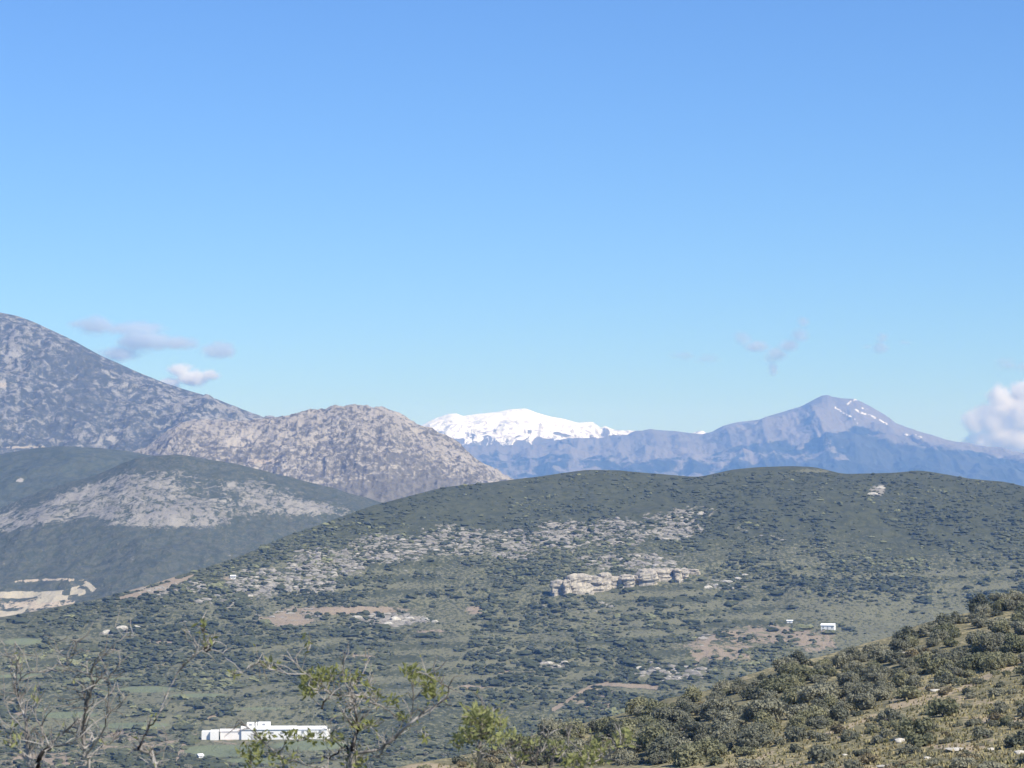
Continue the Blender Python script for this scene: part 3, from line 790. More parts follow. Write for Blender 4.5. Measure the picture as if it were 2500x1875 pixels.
NT = 4000
tu = rng.uniform(-40, 2540, NT); tv = rng.uniform(1440, 1900, NT)
ok, rk, so_, gr_ = mid_ok(tu, tv)
ok &= (tv > mid_c(tu) + 5) & (so_ < 0.75) & (tv < spur_c(tu) - 8)
tpl, tree_items = [], []
for i in np.argsort(-tv + rng.uniform(0, 260, NT)):
    if not ok[i]: continue
    p = mid_point(tu[i], tv[i]); size = rng.uniform(1.9, 3.3)
    if not spaced(p, size * 2.3, tpl): continue
    tpl.append((p[0], p[1], size * 2.3))
    k = int(rng.integers(0, 4))
    r = thing_from('tree', FARTREES[k], ('crown', 'trunk'), p - np.array((0, 0, 0.2)), size, size * rng.uniform(0.8, 1.1), rng.uniform(0, 6.28))
    r['category'] = 'tree'; r['group'] = 'trees scattered over the middle hill and valley'
    tree_items.append((r, tu[i], tv[i], 'dark round tree' if k % 2 else 'grey-green round tree'))
    if len(tree_items) >= 90: break
name_by_landmark(tree_items, MID_MARKS)

def scrub_mesh(u, v, size, ico, seed, tint):
    g = np.random.default_rng(seed)
    P = mid_point(u, v); n_ = len(P)
    bv, bf = ico; k = len(bv)
    jit = g.uniform(0.62, 1.3, (n_, k, 1))
    sc = size[:, None, None] * np.stack([g.uniform(0.85, 1.8, n_), g.uniform(0.8, 1.2, n_), g.uniform(0.45, 0.8, n_)], -1)[:, None, :]
    V = bv[None] * jit * sc
    an = g.normal(0, 0.6, n_); c, s = np.cos(an)[:, None], np.sin(an)[:, None]
    x = V[..., 0] * c - V[..., 1] * s; y = V[..., 0] * s + V[..., 1] * c
    V = np.stack([x, y, V[..., 2]], -1) + P[:, None, :] + np.stack([0 * size, 0 * size, 0.30 * size], -1)[:, None, :]
    Fc = bf[None] + (np.arange(n_) * k)[:, None, None]
    return V.reshape(-1, 3), Fc.reshape(-1, 3), np.repeat(tint, k)

NS = 85000
su = rng.uniform(-60, 2560, NS); sv = 1145 + (1920 - 1145) * rng.uniform(0, 1, NS) ** 0.9
ok, rk, so_, gr_ = mid_ok(su, sv)
P = mid_point(su, sv)
cl = 0.5 * fbm(P[:, 0] / 16, P[:, 1] / 34, 3, 161) + 0.5 * fbm(P[:, 0] / 55, P[:, 1] / 120, 3, 162)
keep = ok & (sv > mid_c(su) + 1.0) & (sv < spur_c(su) + 12) & (rng.uniform(0, 1, NS) < (0.07 + 1.3 * sstep(0.43, 0.56, cl)) * np.where(so_ > 0.8, 0.04, 1) * np.where(so_ > .55, 0.5, 1) * np.where(gr_ > 0.62, 0.5, 1) * np.where(rk > .40, 0.6, 1)) & (so_ < 0.92)
su, sv = su[keep], sv[keep]
cl = cl[keep]
near = sv > 1420
size = np.clip(rng.lognormal(-0.02, 0.52, len(su)), 0.35, 2.9) * np.where(near, 1.15, np.where(sv < 1260, 0.8, 0.95))
orch = np.clip(sum(blob(su, sv, a, b_, c, d) for a, b_, c, d in ((360, 1690, 110, 45), (390, 1755, 100, 24), (560, 1660, 120, 30), (240, 1740, 120, 26), (100, 1600, 120, 40), (760, 1830, 90, 20))), 0, 1)
tint = np.clip(rng.normal(0.40, 0.20, len(su)) + 0.9 * (fbm(P[keep][:, 0] / 70, P[keep][:, 1] / 110, 3, 165) - 0.5) + 0.45 * orch + 0.12 * (~near), 0, 1)
i1 = np.where(near)[0][:9500]; i2 = np.where(~near)[0][:15000]
v1, f1, t1 = scrub_mesh(su[i1], sv[i1], size[i1], (ICO1[0], ICO1[1]), 171, tint[i1])
v2, f2, t2 = scrub_mesh(su[i2], sv[i2], size[i2], (ICO_V, ICO_F), 172, tint[i2])
m_sc, n, l, b = node_mat('maquis_scrub')
g = n.new('ShaderNodeNewGeometry')
nz = nd_noise(n, l, g.outputs['Position'], 0.9, 3, 0.6)
tn_ = nd_attr(n, 'tint')
c1 = nd_mix(n, l, nd_map(n, l, tn_, 0.15, 0.6), (0.060, 0.069, 0.042), (0.096, 0.103, 0.060))
c1 = nd_mix(n, l, nd_map(n, l, tn_, 0.62, 1.0), c1, (0.23, 0.235, 0.12))
c1 = nd_mix(n, l, nd_map(n, l, nz, 0.35, 0.65, 0.0, 0.45), c1, (0.050, 0.059, 0.034))
l.new(c1, b.inputs['Base Color'])
me = mesh_from('scrub', np.concatenate([v1, v2]), None, False, np.concatenate([f1, f2 + len(v1)]))
set_attr(me, 'tint', np.concatenate([t1, t2]))
link('scrub', me, m_sc, kind='stuff')

# ---- stones
def rock_mesh(name, seed, mat, ico=ICO2, flat=0.6):
    g = np.random.default_rng(seed)
    V = ico[0].copy()
    for k in range(7):          # knock flat faces off a ball
        d = unit(g.normal(size=3) * np.array((1, 1, 0.8))); c = g.uniform(0.55, 0.85)
        ex = np.maximum(V @ d - c, 0)[:, None]
        V = V - ex * d * 0.92
    V = V * (1 + 0.10 * (g.uniform(size=(len(V), 1)) - 0.5)) * np.array((1, 0.8, flat))
    V[:, 2] = np.maximum(V[:, 2], -0.25)
    me = mesh_from(name, V, None, False, ico[1]); me.materials.append(mat)
    return me
ROCKS = [rock_mesh('rock', 700 + i, M_ROCK if i % 2 else M_ROCKD, ICO1 if i < 4 else ICO2, (0.7, 0.5, 0.85, 0.45, 0.6, 0.7)[i]) for i in range(6)]
CHALK = [rock_mesh('rock', 720 + i, M_CHALK, ICO2, (0.7, 0.5, 0.6)[i]) for i in range(3)]
stone_items = []
for u, v, w, hh, k in ((2091, 1789, 1.15, .55, 5), (2145, 1793, 1.2, .6, 5), (2196, 1801, 1.3, .8, 5), (2294, 1652, 1.5, 1.2, 5), (2482, 1602, 1.0, 1.3, 5), (2284, 1678, 1.7, .5, 5), (2202, 1588, 1.2, .5, 4), (2335, 1816, 2.6, .35, 5), (2487, 1824, 1.1, .6, 5), (2417, 1816, 1.2, .45, 5),
                       (2338, 1869, 1.6, .5, 5), (2161, 1861, 1.5, .45, 4), (1990, 1854, 1.4, .4, 4), (2390, 1868, 1.0, .4, 5), (2440, 1745, 2.2, .3, 4), (2260, 1840, .7, .4, 5), (2060, 1835, .6, .3, 5)):
    p = spur_point(u, v)
    o = bpy.data.objects.new('rock', CHALK[k - 3]); col.objects.link(o)
    o.location = p; s = 0.62 * w * 200 / 230
    o.scale = (s, s * 0.8, hh * 0.62); o.rotation_euler = (0, 0, rng.uniform(-0.4, 0.4))
    o['category'] = 'rock'; o['group'] = 'pale stones on the open near slope'
    stone_items.append((o, u, v, 'low pale stone' if hh < 0.55 else 'upright pale stone'))
name_by_landmark(stone_items, [mk for mk in NEAR_MARKS if 'stone' not in mk[2] and 'boulder' not in mk[2] and 'block' not in mk[2]])

ledge_items, lpl = [], []
for u, v, w in ((1728, 1434, 6.5), (1748, 1428, 5.0), (1775, 1419, 7.5), (1800, 1412, 6.0), (1818, 1402, 5.0), (872, 1507, 8.0), (930, 1506, 7.0), (965, 1512, 8.0), (1000, 1510, 6.5), (1040, 1514, 6.5), (1062, 1518, 4.5), (948, 1524, 6.0), (1340, 1619, 6.0), (1360, 1625, 5.0), (1378, 1617, 4.5), (1390, 1627, 4.0), (1477, 1646, 4.0),
                (265, 1540, 7.0), (300, 1531, 8.0), (335, 1528, 7.0), (1560, 1630, 4.0), (1605, 1632, 4.5), (1655, 1655, 3.6), (1690, 1630, 3.5), (1630, 1650, 3.5), (455, 1502, 4.0), (2130, 1208, 9.0), (2150, 1192, 8.0)):
    lpl.append((u, v, w))
NR = 9000
ru_ = rng.uniform(200, 2450, NR); rv_ = rng.uniform(1225, 1700, NR)
Pq = mid_point(ru_, rv_)
rk, so_, gr_, fi_ = mid_masks(ru_, rv_, Pq[:, 0], Pq[:, 1])
for i in np.where((rk > 0.40) & (rv_ > mid_c(ru_) + 15) & (rv_ < spur_c(ru_) - 40))[0][:232]:
    lpl.append((ru_[i], rv_[i], rng.uniform(2.2, 5.6)))
for li, (u, v, w) in enumerate(lpl):
    p = mid_point(u, v); k = int(rng.integers(0, 4))
    o = bpy.data.objects.new('rock_ledge', CHALK[k % 3] if li < 28 else ROCKS[k]); col.objects.link(o)
    o.location = p; o.scale = (w * 0.55, w * 0.4, w * rng.uniform(0.32, 0.55)); o.rotation_euler = (0.0, 0.0, rng.uniform(-0.5, 0.5))
    o['category'] = 'rock'; o['group'] = 'pale rock ledges on the middle hill'
    ledge_items.append((o, u, v, 'bright rock ledge' if li < 28 else ('pale rock ledge' if k % 2 else 'grey rock ledge')))
# rubble between the ledges, too fine to count
NRB = 26000
bu = rng.uniform(180, 2450, NRB); bv_ = rng.uniform(1215, 1700, NRB)
Pq = mid_point(bu, bv_)
rk, so_, gr_, fi_ = mid_masks(bu, bv_, Pq[:, 0], Pq[:, 1])
ii = np.where((rng.uniform(0, 1, NRB) < sstep(0.24, 0.5, rk)) & (bv_ > mid_c(bu) + 12) & (bv_ < spur_c(bu) - 20))[0][:5200]
g_ = np.random.default_rng(91); nn_ = len(ii); k_ = len(ICO_V)
sz_ = np.clip(g_.lognormal(-0.1, 0.5, nn_), 0.4, 2.3)
Vr = ICO_V[None] * g_.uniform(0.6, 1.25, (nn_, k_, 1)) * (sz_[:, None] * np.stack([g_.uniform(1.0, 2.2, nn_), g_.uniform(.7, 1.1, nn_), g_.uniform(.45, .9, nn_)], -1))[:, None, :]
Vr = Vr + Pq[ii][:, None, :]
link('rubble', mesh_from('rubble', Vr.reshape(-1, 3), None, False, (ICO_F[None] + (np.arange(nn_) * k_)[:, None, None]).reshape(-1, 3)), flat_mat('weathered_rubble', (0.34, 0.315, 0.268), (0.21, 0.195, 0.168), 0.12), kind='stuff')
name_by_landmark(ledge_items, [mk for mk in MID_MARKS if 'ledge' not in mk[2] and 'rock cluster' not in mk[2] and 'stones' not in mk[2]])
# ------------------------------------------------------------------ cliff
def pillar(w, h, dep, seed, nr=12, ns=20):
    g = np.random.default_rng(seed)
    ph = g.uniform(0, 6.28, 4)
    V = []
    for i in range(nr + 1):
        t = i / nr
        an = np.arange(ns) * 2 * np.pi / ns
        rad = (1 - 0.16 * t ** 3 - (0.5 if i == nr else 0)) * (1 + 0.07 * np.sin(3 * an + ph[0] + 3 * t) + 0.06 * np.sin(5 * an + ph[1] + 5 * t) + 0.09 * np.sin(7 * t + ph[2]) + 0.05 * np.sin(17 * t + ph[3]) + g.uniform(-0.09, 0.09, ns))
        ex = np.sign(np.cos(an)) * np.abs(np.cos(an)) ** 0.7; ey = np.sign(np.sin(an)) * np.abs(np.sin(an)) ** 0.7
        z = (t if i < nr else 1.02) * h * (1 + 0.04 * np.sin(2 * an + ph[3])) - (2.5 if i == 0 else 0)
        V.append(np.stack([ex * rad * w / 2, ey * rad * dep / 2 + 0.10 * h * t, z + 0 * an], -1))
    V.append(np.array([[0, 0.1 * h, h * 1.03]]))
    V = np.concatenate(V)
    i = np.arange((nr + 1) * ns).reshape(nr + 1, ns); j = np.roll(i, -1, 1)
    Q = np.stack([i[:-1], j[:-1], j[1:], i[1:]], -1).reshape(-1, 4)
    T = np.stack([i[-1], j[-1], np.full(ns, (nr + 1) * ns)], -1)
    return mesh_from('rock_pillar', V, Q, False, T)

m_cl, n, l, b = node_mat('cliff_stone')
tc = n.new('ShaderNodeTexCoord')
mp = n.new('ShaderNodeMapping'); mp.inputs['Scale'].default_value = (0.4, 0.4, 0.22); l.new(tc.outputs['Object'], mp.inputs['Vector'])
nz = nd_noise(n, l, mp.outputs[0], 1.0, 5, 0.65, 0.5); nz2 = nd_noise(n, l, tc.outputs['Object'], 0.35, 4, 0.6)
cc = nd_mix(n, l, nd_map(n, l, nz, 0.38, 0.62), (0.27, 0.245, 0.21), (0.46, 0.41, 0.32))
cc = nd_mix(n, l, nd_map(n, l, nz2, 0.56, 0.68), cc, (0.19, 0.185, 0.17))
l.new(cc, b.inputs['Base Color'])
bp = n.new('ShaderNodeBump'); bp.inputs['Strength'].default_value = 0.8; bp.inputs['Distance'].default_value = 0.8
l.new(nz, bp.inputs['Height']); l.new(bp.outputs[0], b.inputs['Normal'])

ctop = curve([(1345, 1420), (1360, 1412), (1380, 1405), (1400, 1399), (1430, 1396), (1469, 1388), (1497, 1395), (1548, 1393), (1564, 1386), (1611, 1384), (1684, 1386)])
cbot = curve([(1345, 1455), (1418, 1449), (1475, 1443), (1516, 1430), (1580, 1429), (1611, 1416), (1656, 1416), (1690, 1402)])
c0 = mid_point(1480.0, 1440.0)
cliff = empty('cliff', tuple(c0))
tag(cliff, 'long pale ribbed limestone cliff across the middle hill', 'cliff')
uu = 1350.0; i = 0
while uu < 1684:
    wpx = rng.uniform(14, 46) if uu < 1600 else rng.uniform(12, 28)
    um = uu + wpx / 2
    vb_, vt_ = cbot(um) + rng.uniform(-3, 3), ctop(um) + rng.uniform(-4, 4)
    p = mid_point(um, vb_); r = float(np.hypot(p[0], p[1]))
    h = (vb_ - vt_) / F * r * 0.90
    if um > 1540 and rng.uniform() < 0.10:
        uu += wpx * 0.9; continue
    o = link('rock_pillar', pillar(wpx / F * r * 1.45, h * rng.uniform(.76, 1.0), 13 + rng.uniform(-3, 3), 800 + i), m_cl, cliff)
    o.location = p + np.array((0, rng.uniform(4.0, 5.2), 0)) - c0; o.rotation_euler = (0, 0, rng.uniform(-0.25, 0.25))
    uu += wpx * 0.92; i += 1

# ------------------------------------------------------------------ buildings
def box_mesh(name, boxes):
    V, Q = [], []
    for (x0, x1, y0, y1, z0, z1) in boxes:
        k = len(V)
        V += [(x, y, z) for x in (x0, x1) for y in (y0, y1) for z in (z0, z1)]
        Q += [(k + 0, k + 1, k + 3, k + 2), (k + 4, k + 6, k + 7, k + 5), (k + 0, k + 4, k + 5, k + 1), (k + 2, k + 3, k + 7, k + 6), (k + 0, k + 2, k + 6, k + 4), (k + 1, k + 5, k + 7, k + 3)]
    return mesh_from(name, V, Q, False)
def gable_mesh(name, x0, x1, y0, y1, z, rise, th=0.18, over=0.35):
    ym = (y0 + y1) / 2; V = []
    for x in (x0 - over, x1 + over):
        V += [(x, y0 - over, z), (x, ym, z + rise), (x, y1 + over, z), (x, y0 - over, z + th), (x, ym, z + rise + th), (x, y1 + over, z + th)]
    Q = [(0, 1, 7, 6), (1, 2, 8, 7), (3, 9, 10, 4), (4, 10, 11, 5), (0, 6, 9, 3), (2, 5, 11, 8), (0, 3, 4, 1), (1, 4, 5, 2), (6, 7, 10, 9), (7, 8, 11, 10)]
    return mesh_from(name, V, Q, False)

M_WHITE = flat_mat('white_render', (0.84, 0.83, 0.80), (0.78, 0.77, 0.74), 0.35)
M_PINK = flat_mat('pinkish_render', (0.84, 0.80, 0.77), (0.79, 0.75, 0.71), 0.4)
M_ROOFW = flat_mat('white_sheet_roof', (0.86, 0.86, 0.85), (0.80, 0.80, 0.79), 0.3, 0.6)
M_TILE = flat_mat('clay_tiles', (0.42, 0.24, 0.16), (0.33, 0.18, 0.12), 1.2)
M_PANE = flat_mat('dusty_glass', (0.30, 0.31, 0.32), (0.22, 0.23, 0.24), 2.0, 0.3)
M_METAL = flat_mat('grey_metal', (0.50, 0.50, 0.50), (0.42, 0.42, 0.42), 2.0, 0.5)

def window(parent, x, z, w, h, y):
    f = link('window', box_mesh('window', [(x - w / 2, x - w / 2 + .1, y - .06, y + .05, z, z + h), (x + w / 2 - .1, x + w / 2, y - .06, y + .05, z, z + h), (x - w / 2 + .1, x + w / 2 - .1, y - .06, y + .05, z + h - .1, z + h), (x - w / 2 + .1, x + w / 2 - .1, y - .09, y + .05, z, z + .12)]), M_METAL, parent)
    link('pane', box_mesh('pane', [(x - w / 2 + .1, x + w / 2 - .1, y - .03, y + .02, z + .12, z + h - .1)]), M_PANE, f)

bp_ = mid_point(650.0, 1800.0)
rB = float(np.hypot(bp_[0], bp_[1])); sB = rB / F
bz = min(float(mid_point(float(u), 1797.0)[2]) for u in (500, 560, 650, 720, 800)) - 0.2
plant = empty('farm_building', (bp_[0], bp_[1], bz), math.atan2(-bp_[0], bp_[1]) - 0.03)
tag(plant, 'long low white farm building in the green valley floor', 'building')
def bx(u): return (u - 650) * sB
top_of = lambda v: (1800 - v) * sB
link('wall', box_mesh('wall', [(bx(592), bx(724), 0, 13, -2, 5.5)]), M_WHITE, plant)
link('wall', box_mesh('wall', [(bx(726), bx(798), 0.9, 13, -2, 5.3)]), M_WHITE, plant)
link('roof', gable_mesh('roof', bx(592), bx(724), 0, 13, 5.5, 1.2), M_ROOFW, plant)
link('roof', gable_mesh('roof', bx(726), bx(798), 0.9, 13, 5.3, 1.2), M_ROOFW, plant)
link('upper_storey', box_mesh('upper_storey', [(bx(604), bx(630) - .3, 6, 13.2, 5.6, 8.3), (bx(631), bx(661), 6, 13.2, 5.6, 8.5)]), M_WHITE, plant)
an = link('annex', box_mesh('annex', [(bx(541), bx(592) - .05, 1.2, 11, -2, 4.5)]), M_PINK, plant)
link('annex_roof', gable_mesh('annex_roof', bx(541), bx(592) - .5, 1.2, 11, 4.5, 0.8), M_PINK, an)
link('shed', box_mesh('shed', [(bx(517), bx(537), -1.0, 8, -2.5, 4.9)]), M_WHITE, plant)
link('shed', box_mesh('shed', [(bx(496), bx(516.5), 1.0, 8, -1.5, 4.5)]), M_WHITE, plant)
link('end_wall', box_mesh('end_wall', [(bx(798) + .02, bx(806), 2.5, 11, -2, 4.6)]), M_WHITE, plant)
link('gutter', box_mesh('gutter', [(bx(592), bx(724), -.5, -.37, 5.42, 5.6)]), M_METAL, plant)
for u, z in ((740, 3.2), (757, 3.0), (782, 3.4)): window(plant, bx(u), z, 1.5, 1.5, 0.9)
for u, z in ((640, 3.2), (665, 3.3), (690, 3.2)): window(plant, bx(u), z, 2.0, 0.9, 0.0)
for u, z in ((613, 7.0), (645, 7.1)): window(plant, bx(u), z, 1.6, 1.0, 6.0)
dr = link('door', box_mesh('door', [(bx(615), bx(615) + 3.4, -.07, .05, -1.5, 3.2)]), M_METAL, plant)

def cottage(u, v, w, d, h, rise, roofm, label, cat='house', name='house', rz=0.0, nwin=2):
    p = mid_point(float(u), float(v))
    r = empty(name, (p[0], p[1], p[2] - 0.3), math.atan2(-p[0], p[1]) + rz)
    tag(r, label, cat)
    link('wall', box_mesh('wall', [(-w / 2, w / 2, 0, d, -1.5, h)]), M_WHITE, r)
    ym = d / 2
    for x in (-w / 2 + .02, w / 2 - .14):      # gable ends
        V = [(x, 0.05, h), (x, d - .05, h), (x, ym, h + rise * .96), (x + .12, 0.05, h), (x + .12, d - .05, h), (x + .12, ym, h + rise * .96)]
        link('gable', mesh_from('gable', V, [(0, 3, 4, 1), (1, 4, 5, 2), (2, 5, 3, 0)], False, [(0, 1, 2), (3, 5, 4)]), M_WHITE, r)
    link('roof', gable_mesh('roof', -w / 2, w / 2, 0, d, h, rise), roofm, r)
    for k in range(nwin):
        window(r, -w / 2 + (k + 0.5) * w / nwin, h * 0.4, 1.0, 1.1, 0.0)
    link('door', box_mesh('door', [(-.45, .45, -.06, .05, 0.2, min(2.1, h * .85))]), M_METAL, r)
    return r
cottage(2019, 1533, 8.8, 6, 2.9, 1.1, M_ROOFW, 'low white house with a pale roof beside the reddish slope', nwin=3, rz=-0.15)
cottage(1927, 1518, 3.8, 3.2, 1.7, 0.5, M_ROOFW, 'tiny white shed left of the low white house', 'shed', 'shed', nwin=1)
cottage(570, 1411, 3.6, 3.5, 2.2, 0.7, M_ROOFW, 'small white house alone on the left ridge line', nwin=2)
cottage(494, 1844, 2.6, 2.6, 1.7, 0.8, M_ROOFW, 'tiny white hut in the green field below the farm building', 'hut', 'hut', rz=0.5, nwin=1)

# ------------------------------------------------------------------ clouds, well beyond the haze
def cloud_mat(name, dens, freq, lobes, stretch, seed, tone=(0.86, 0.92, 1.0)):
    """Ragged vapour: soft lobes (object space, unit ball) eaten into by noise."""
    m = bpy.data.materials.new(name); m.use_nodes = True
    n, l = m.node_tree.nodes, m.node_tree.links
    n.clear()
    tc = n.new('ShaderNodeTexCoord')
    best = None
    for (x, z, rx, rz, wgt) in lobes:
        mp = n.new('ShaderNodeMapping'); mp.vector_type = 'TEXTURE'
        mp.inputs['Location'].default_value = (x, 0.0, z); mp.inputs['Scale'].default_value = (rx * 1.6, 1.0, rz * 1.6)
        l.new(tc.outputs['Object'], mp.inputs['Vector'])
        ln = n.new('ShaderNodeVectorMath'); ln.operation = 'LENGTH'; l.new(mp.outputs[0], ln.inputs[0])
        f = nd_map(n, l, ln.outputs['Value'], 0.0, 1.0, wgt + 0.25, -0.50)
        best = f if best is None else nd_math(n, l, 'MAXIMUM', best, f)
    mp = n.new('ShaderNodeMapping'); mp.inputs['Location'].default_value = (seed * 3.7, seed * 1.3, seed * 2.1); mp.inputs['Scale'].default_value = (stretch, 1, 1)
    l.new(tc.outputs['Object'], mp.inputs['Vector'])
    nz = nd_noise(n, l, mp.outputs[0], freq, 6, 0.62, 0.35)
    s = nd_math(n, l, 'ADD', nd_math(n, l, 'MULTIPLY', nd_math(n, l, 'SUBTRACT', nz, 0.5), 2.0), best)
    d = nd_map(n, l, s, 0.0, 1.0, 0.0, dens * 3.4)
    pv = n.new('ShaderNodeVolumePrincipled')
    pv.inputs['Color'].default_value = (*tone, 1)
    pv.inputs['Anisotropy'].default_value = 0.15
    l.new(d, pv.inputs['Density'])
    out = n.new('ShaderNodeOutputMaterial'); l.new(pv.outputs[0], out.inputs['Volume'])
    return m
CLOUDS = [  # u, v, half width, half height, distance, density, noise scale, lobes (x, z, rx, rz, weight), label
    (365, 830, 205, 76, 21000, 0.0040, 2.6, ((-.62, .42, .38, .36, .30), (-.15, .30, .42, .34, .42), (-.05, -.05, .40, .40, .62), (-.32, -.42, .30, .34, .45), (.30, -.10, .34, .30, .40), (.74, -.30, .24, .34, .50)), 'thin grey ragged cloud drifting above the stony mountain slope'),
    (462, 920, 90, 50, 20800, 0.0125, 2.4, ((-.25, .30, .42, .40, .55), (.10, -.05, .50, .45, .75), (.50, .10, .40, .34, .50), (-.45, -.3, .4, .4, .5)), 'small bright white cloud tucked behind the stony mountain slope'),
    (1885, 845, 105, 76, 21000, 0.0034, 2.2, ((-.62, .22, .30, .30, .42), (-.30, -.02, .36, .22, .58), (.06, -.26, .30, .28, .66), (.02, -.66, .16, .28, .40), (.36, .02, .30, .24, .66), (.58, .34, .26, .34, .45), (.66, .70, .22, .26, .36)), 'small lavender cloud shaped like a bird above the bare range'),
    (2165, 838, 78, 48, 21600, 0.0026, 2.2, ((-.12, .25, .24, .44, .48), (-.20, -.18, .30, .36, .62), (-.55, -.15, .24, .18, .34), (.55, .02, .34, .18, .30)), 'faint small cloud above the snow streaked peak'),
    (1700, 872, 85, 32, 21900, 0.0013, 2.4, ((-.35, .1, .5, .5, .5), (.3, -.1, .5, .5, .5)), 'very faint thin cloud wisp left of the bird shaped cloud'),
    (2465, 892, 66, 36, 21300, 0.0020, 2.2, ((-.1, .1, .5, .6, .55), (.5, -.1, .45, .45, .5)), 'faint grey wisp above the white cumulus at the right edge'),
    (2470, 1020, 140, 108, 20600, 0.0170, 2.6, ((.05, .10, .55, .55, .85), (-.30, -.05, .38, .44, .62), (-.18, .42, .32, .32, .55), (.30, .45, .45, .40, .8), (-.05, -.45, .70, .40, .75), (-.58, -.15, .26, .36, .30), (-.45, -.5, .4, .34, .5)), 'bright white cumulus rising behind the range at the right edge'),
    (760, 1004, 70, 20, 21800, 0.0010, 2.2, ((0, 0, .8, .7, .5),), 'very faint cloud wisp touching the grey hill skyline'),
]
for i, (u, v, hw, hh, r, dens, fr, lobes, lab) in enumerate(CLOUDS):
    o = link('cloud', mesh_from('cloud', ICO2[0] * 1.12, None, True, ICO2[1]), cloud_mat('cloud', dens, fr, lobes, max(1.0, hw / hh * 0.6), i + 1, (0.995, 0.995, 1.0) if lab.startswith(('bright', 'small bright')) else (0.86, 0.92, 1.0)))
    o.location = place(u, v, r)
    o.scale = (hw / F * r * 1.1, hw / F * r * 0.55, hh / F * r * 1.1)
    tag(o, lab, 'cloud', 'clouds low in the blue sky')
# ------------------------------------------------------------------ almond trees close to the camera
def near_ground(u, r):
    vb_ = spur_vb(u); k = -ray(u, vb_)[2]; q = r / spur_b(u)
    return float(-k * r - 1.7 * (1 - q) - 3.0 * np.sin(np.pi * q))

M_TWIG = flat_mat('almond_bark', (0.42, 0.385, 0.34), (0.13, 0.115, 0.10), 5.0)
M_SHADEBARK = flat_mat('dark_bark', (0.055, 0.048, 0.045), (0.025, 0.022, 0.022), 9.0)  # shade on chosen limbs, put into the bark colour as near-black
SHADED_LIMBS = {1: (1,), 2: (1, 3, 4), 3: (1, 9, 15), 5: ()}
M_LEAF = leaf_mat('almond_leaves', (0.20, 0.215, 0.070), (0.34, 0.345, 0.16), 6.0, 0.35)
PXM = 1.0 / F

def spline(pts, step=3):
    """Catmull-Rom through the joints."""
    p = np.array(pts, float); p = np.vstack([2 * p[0] - p[1], p, 2 * p[-1] - p[-2]])
    out = []
    for i in range(1, len(p) - 2):
        for k in range(step):
            t = k / step
            out.append(0.5 * (2 * p[i] + (p[i + 1] - p[i - 1]) * t + (2 * p[i - 1] - 5 * p[i] + 4 * p[i + 1] - p[i + 2]) * t * t + (3 * p[i] - p[i - 1] - 3 * p[i + 1] + p[i + 2]) * t ** 3))
    out.append(p[-2])
    return np.array(out)

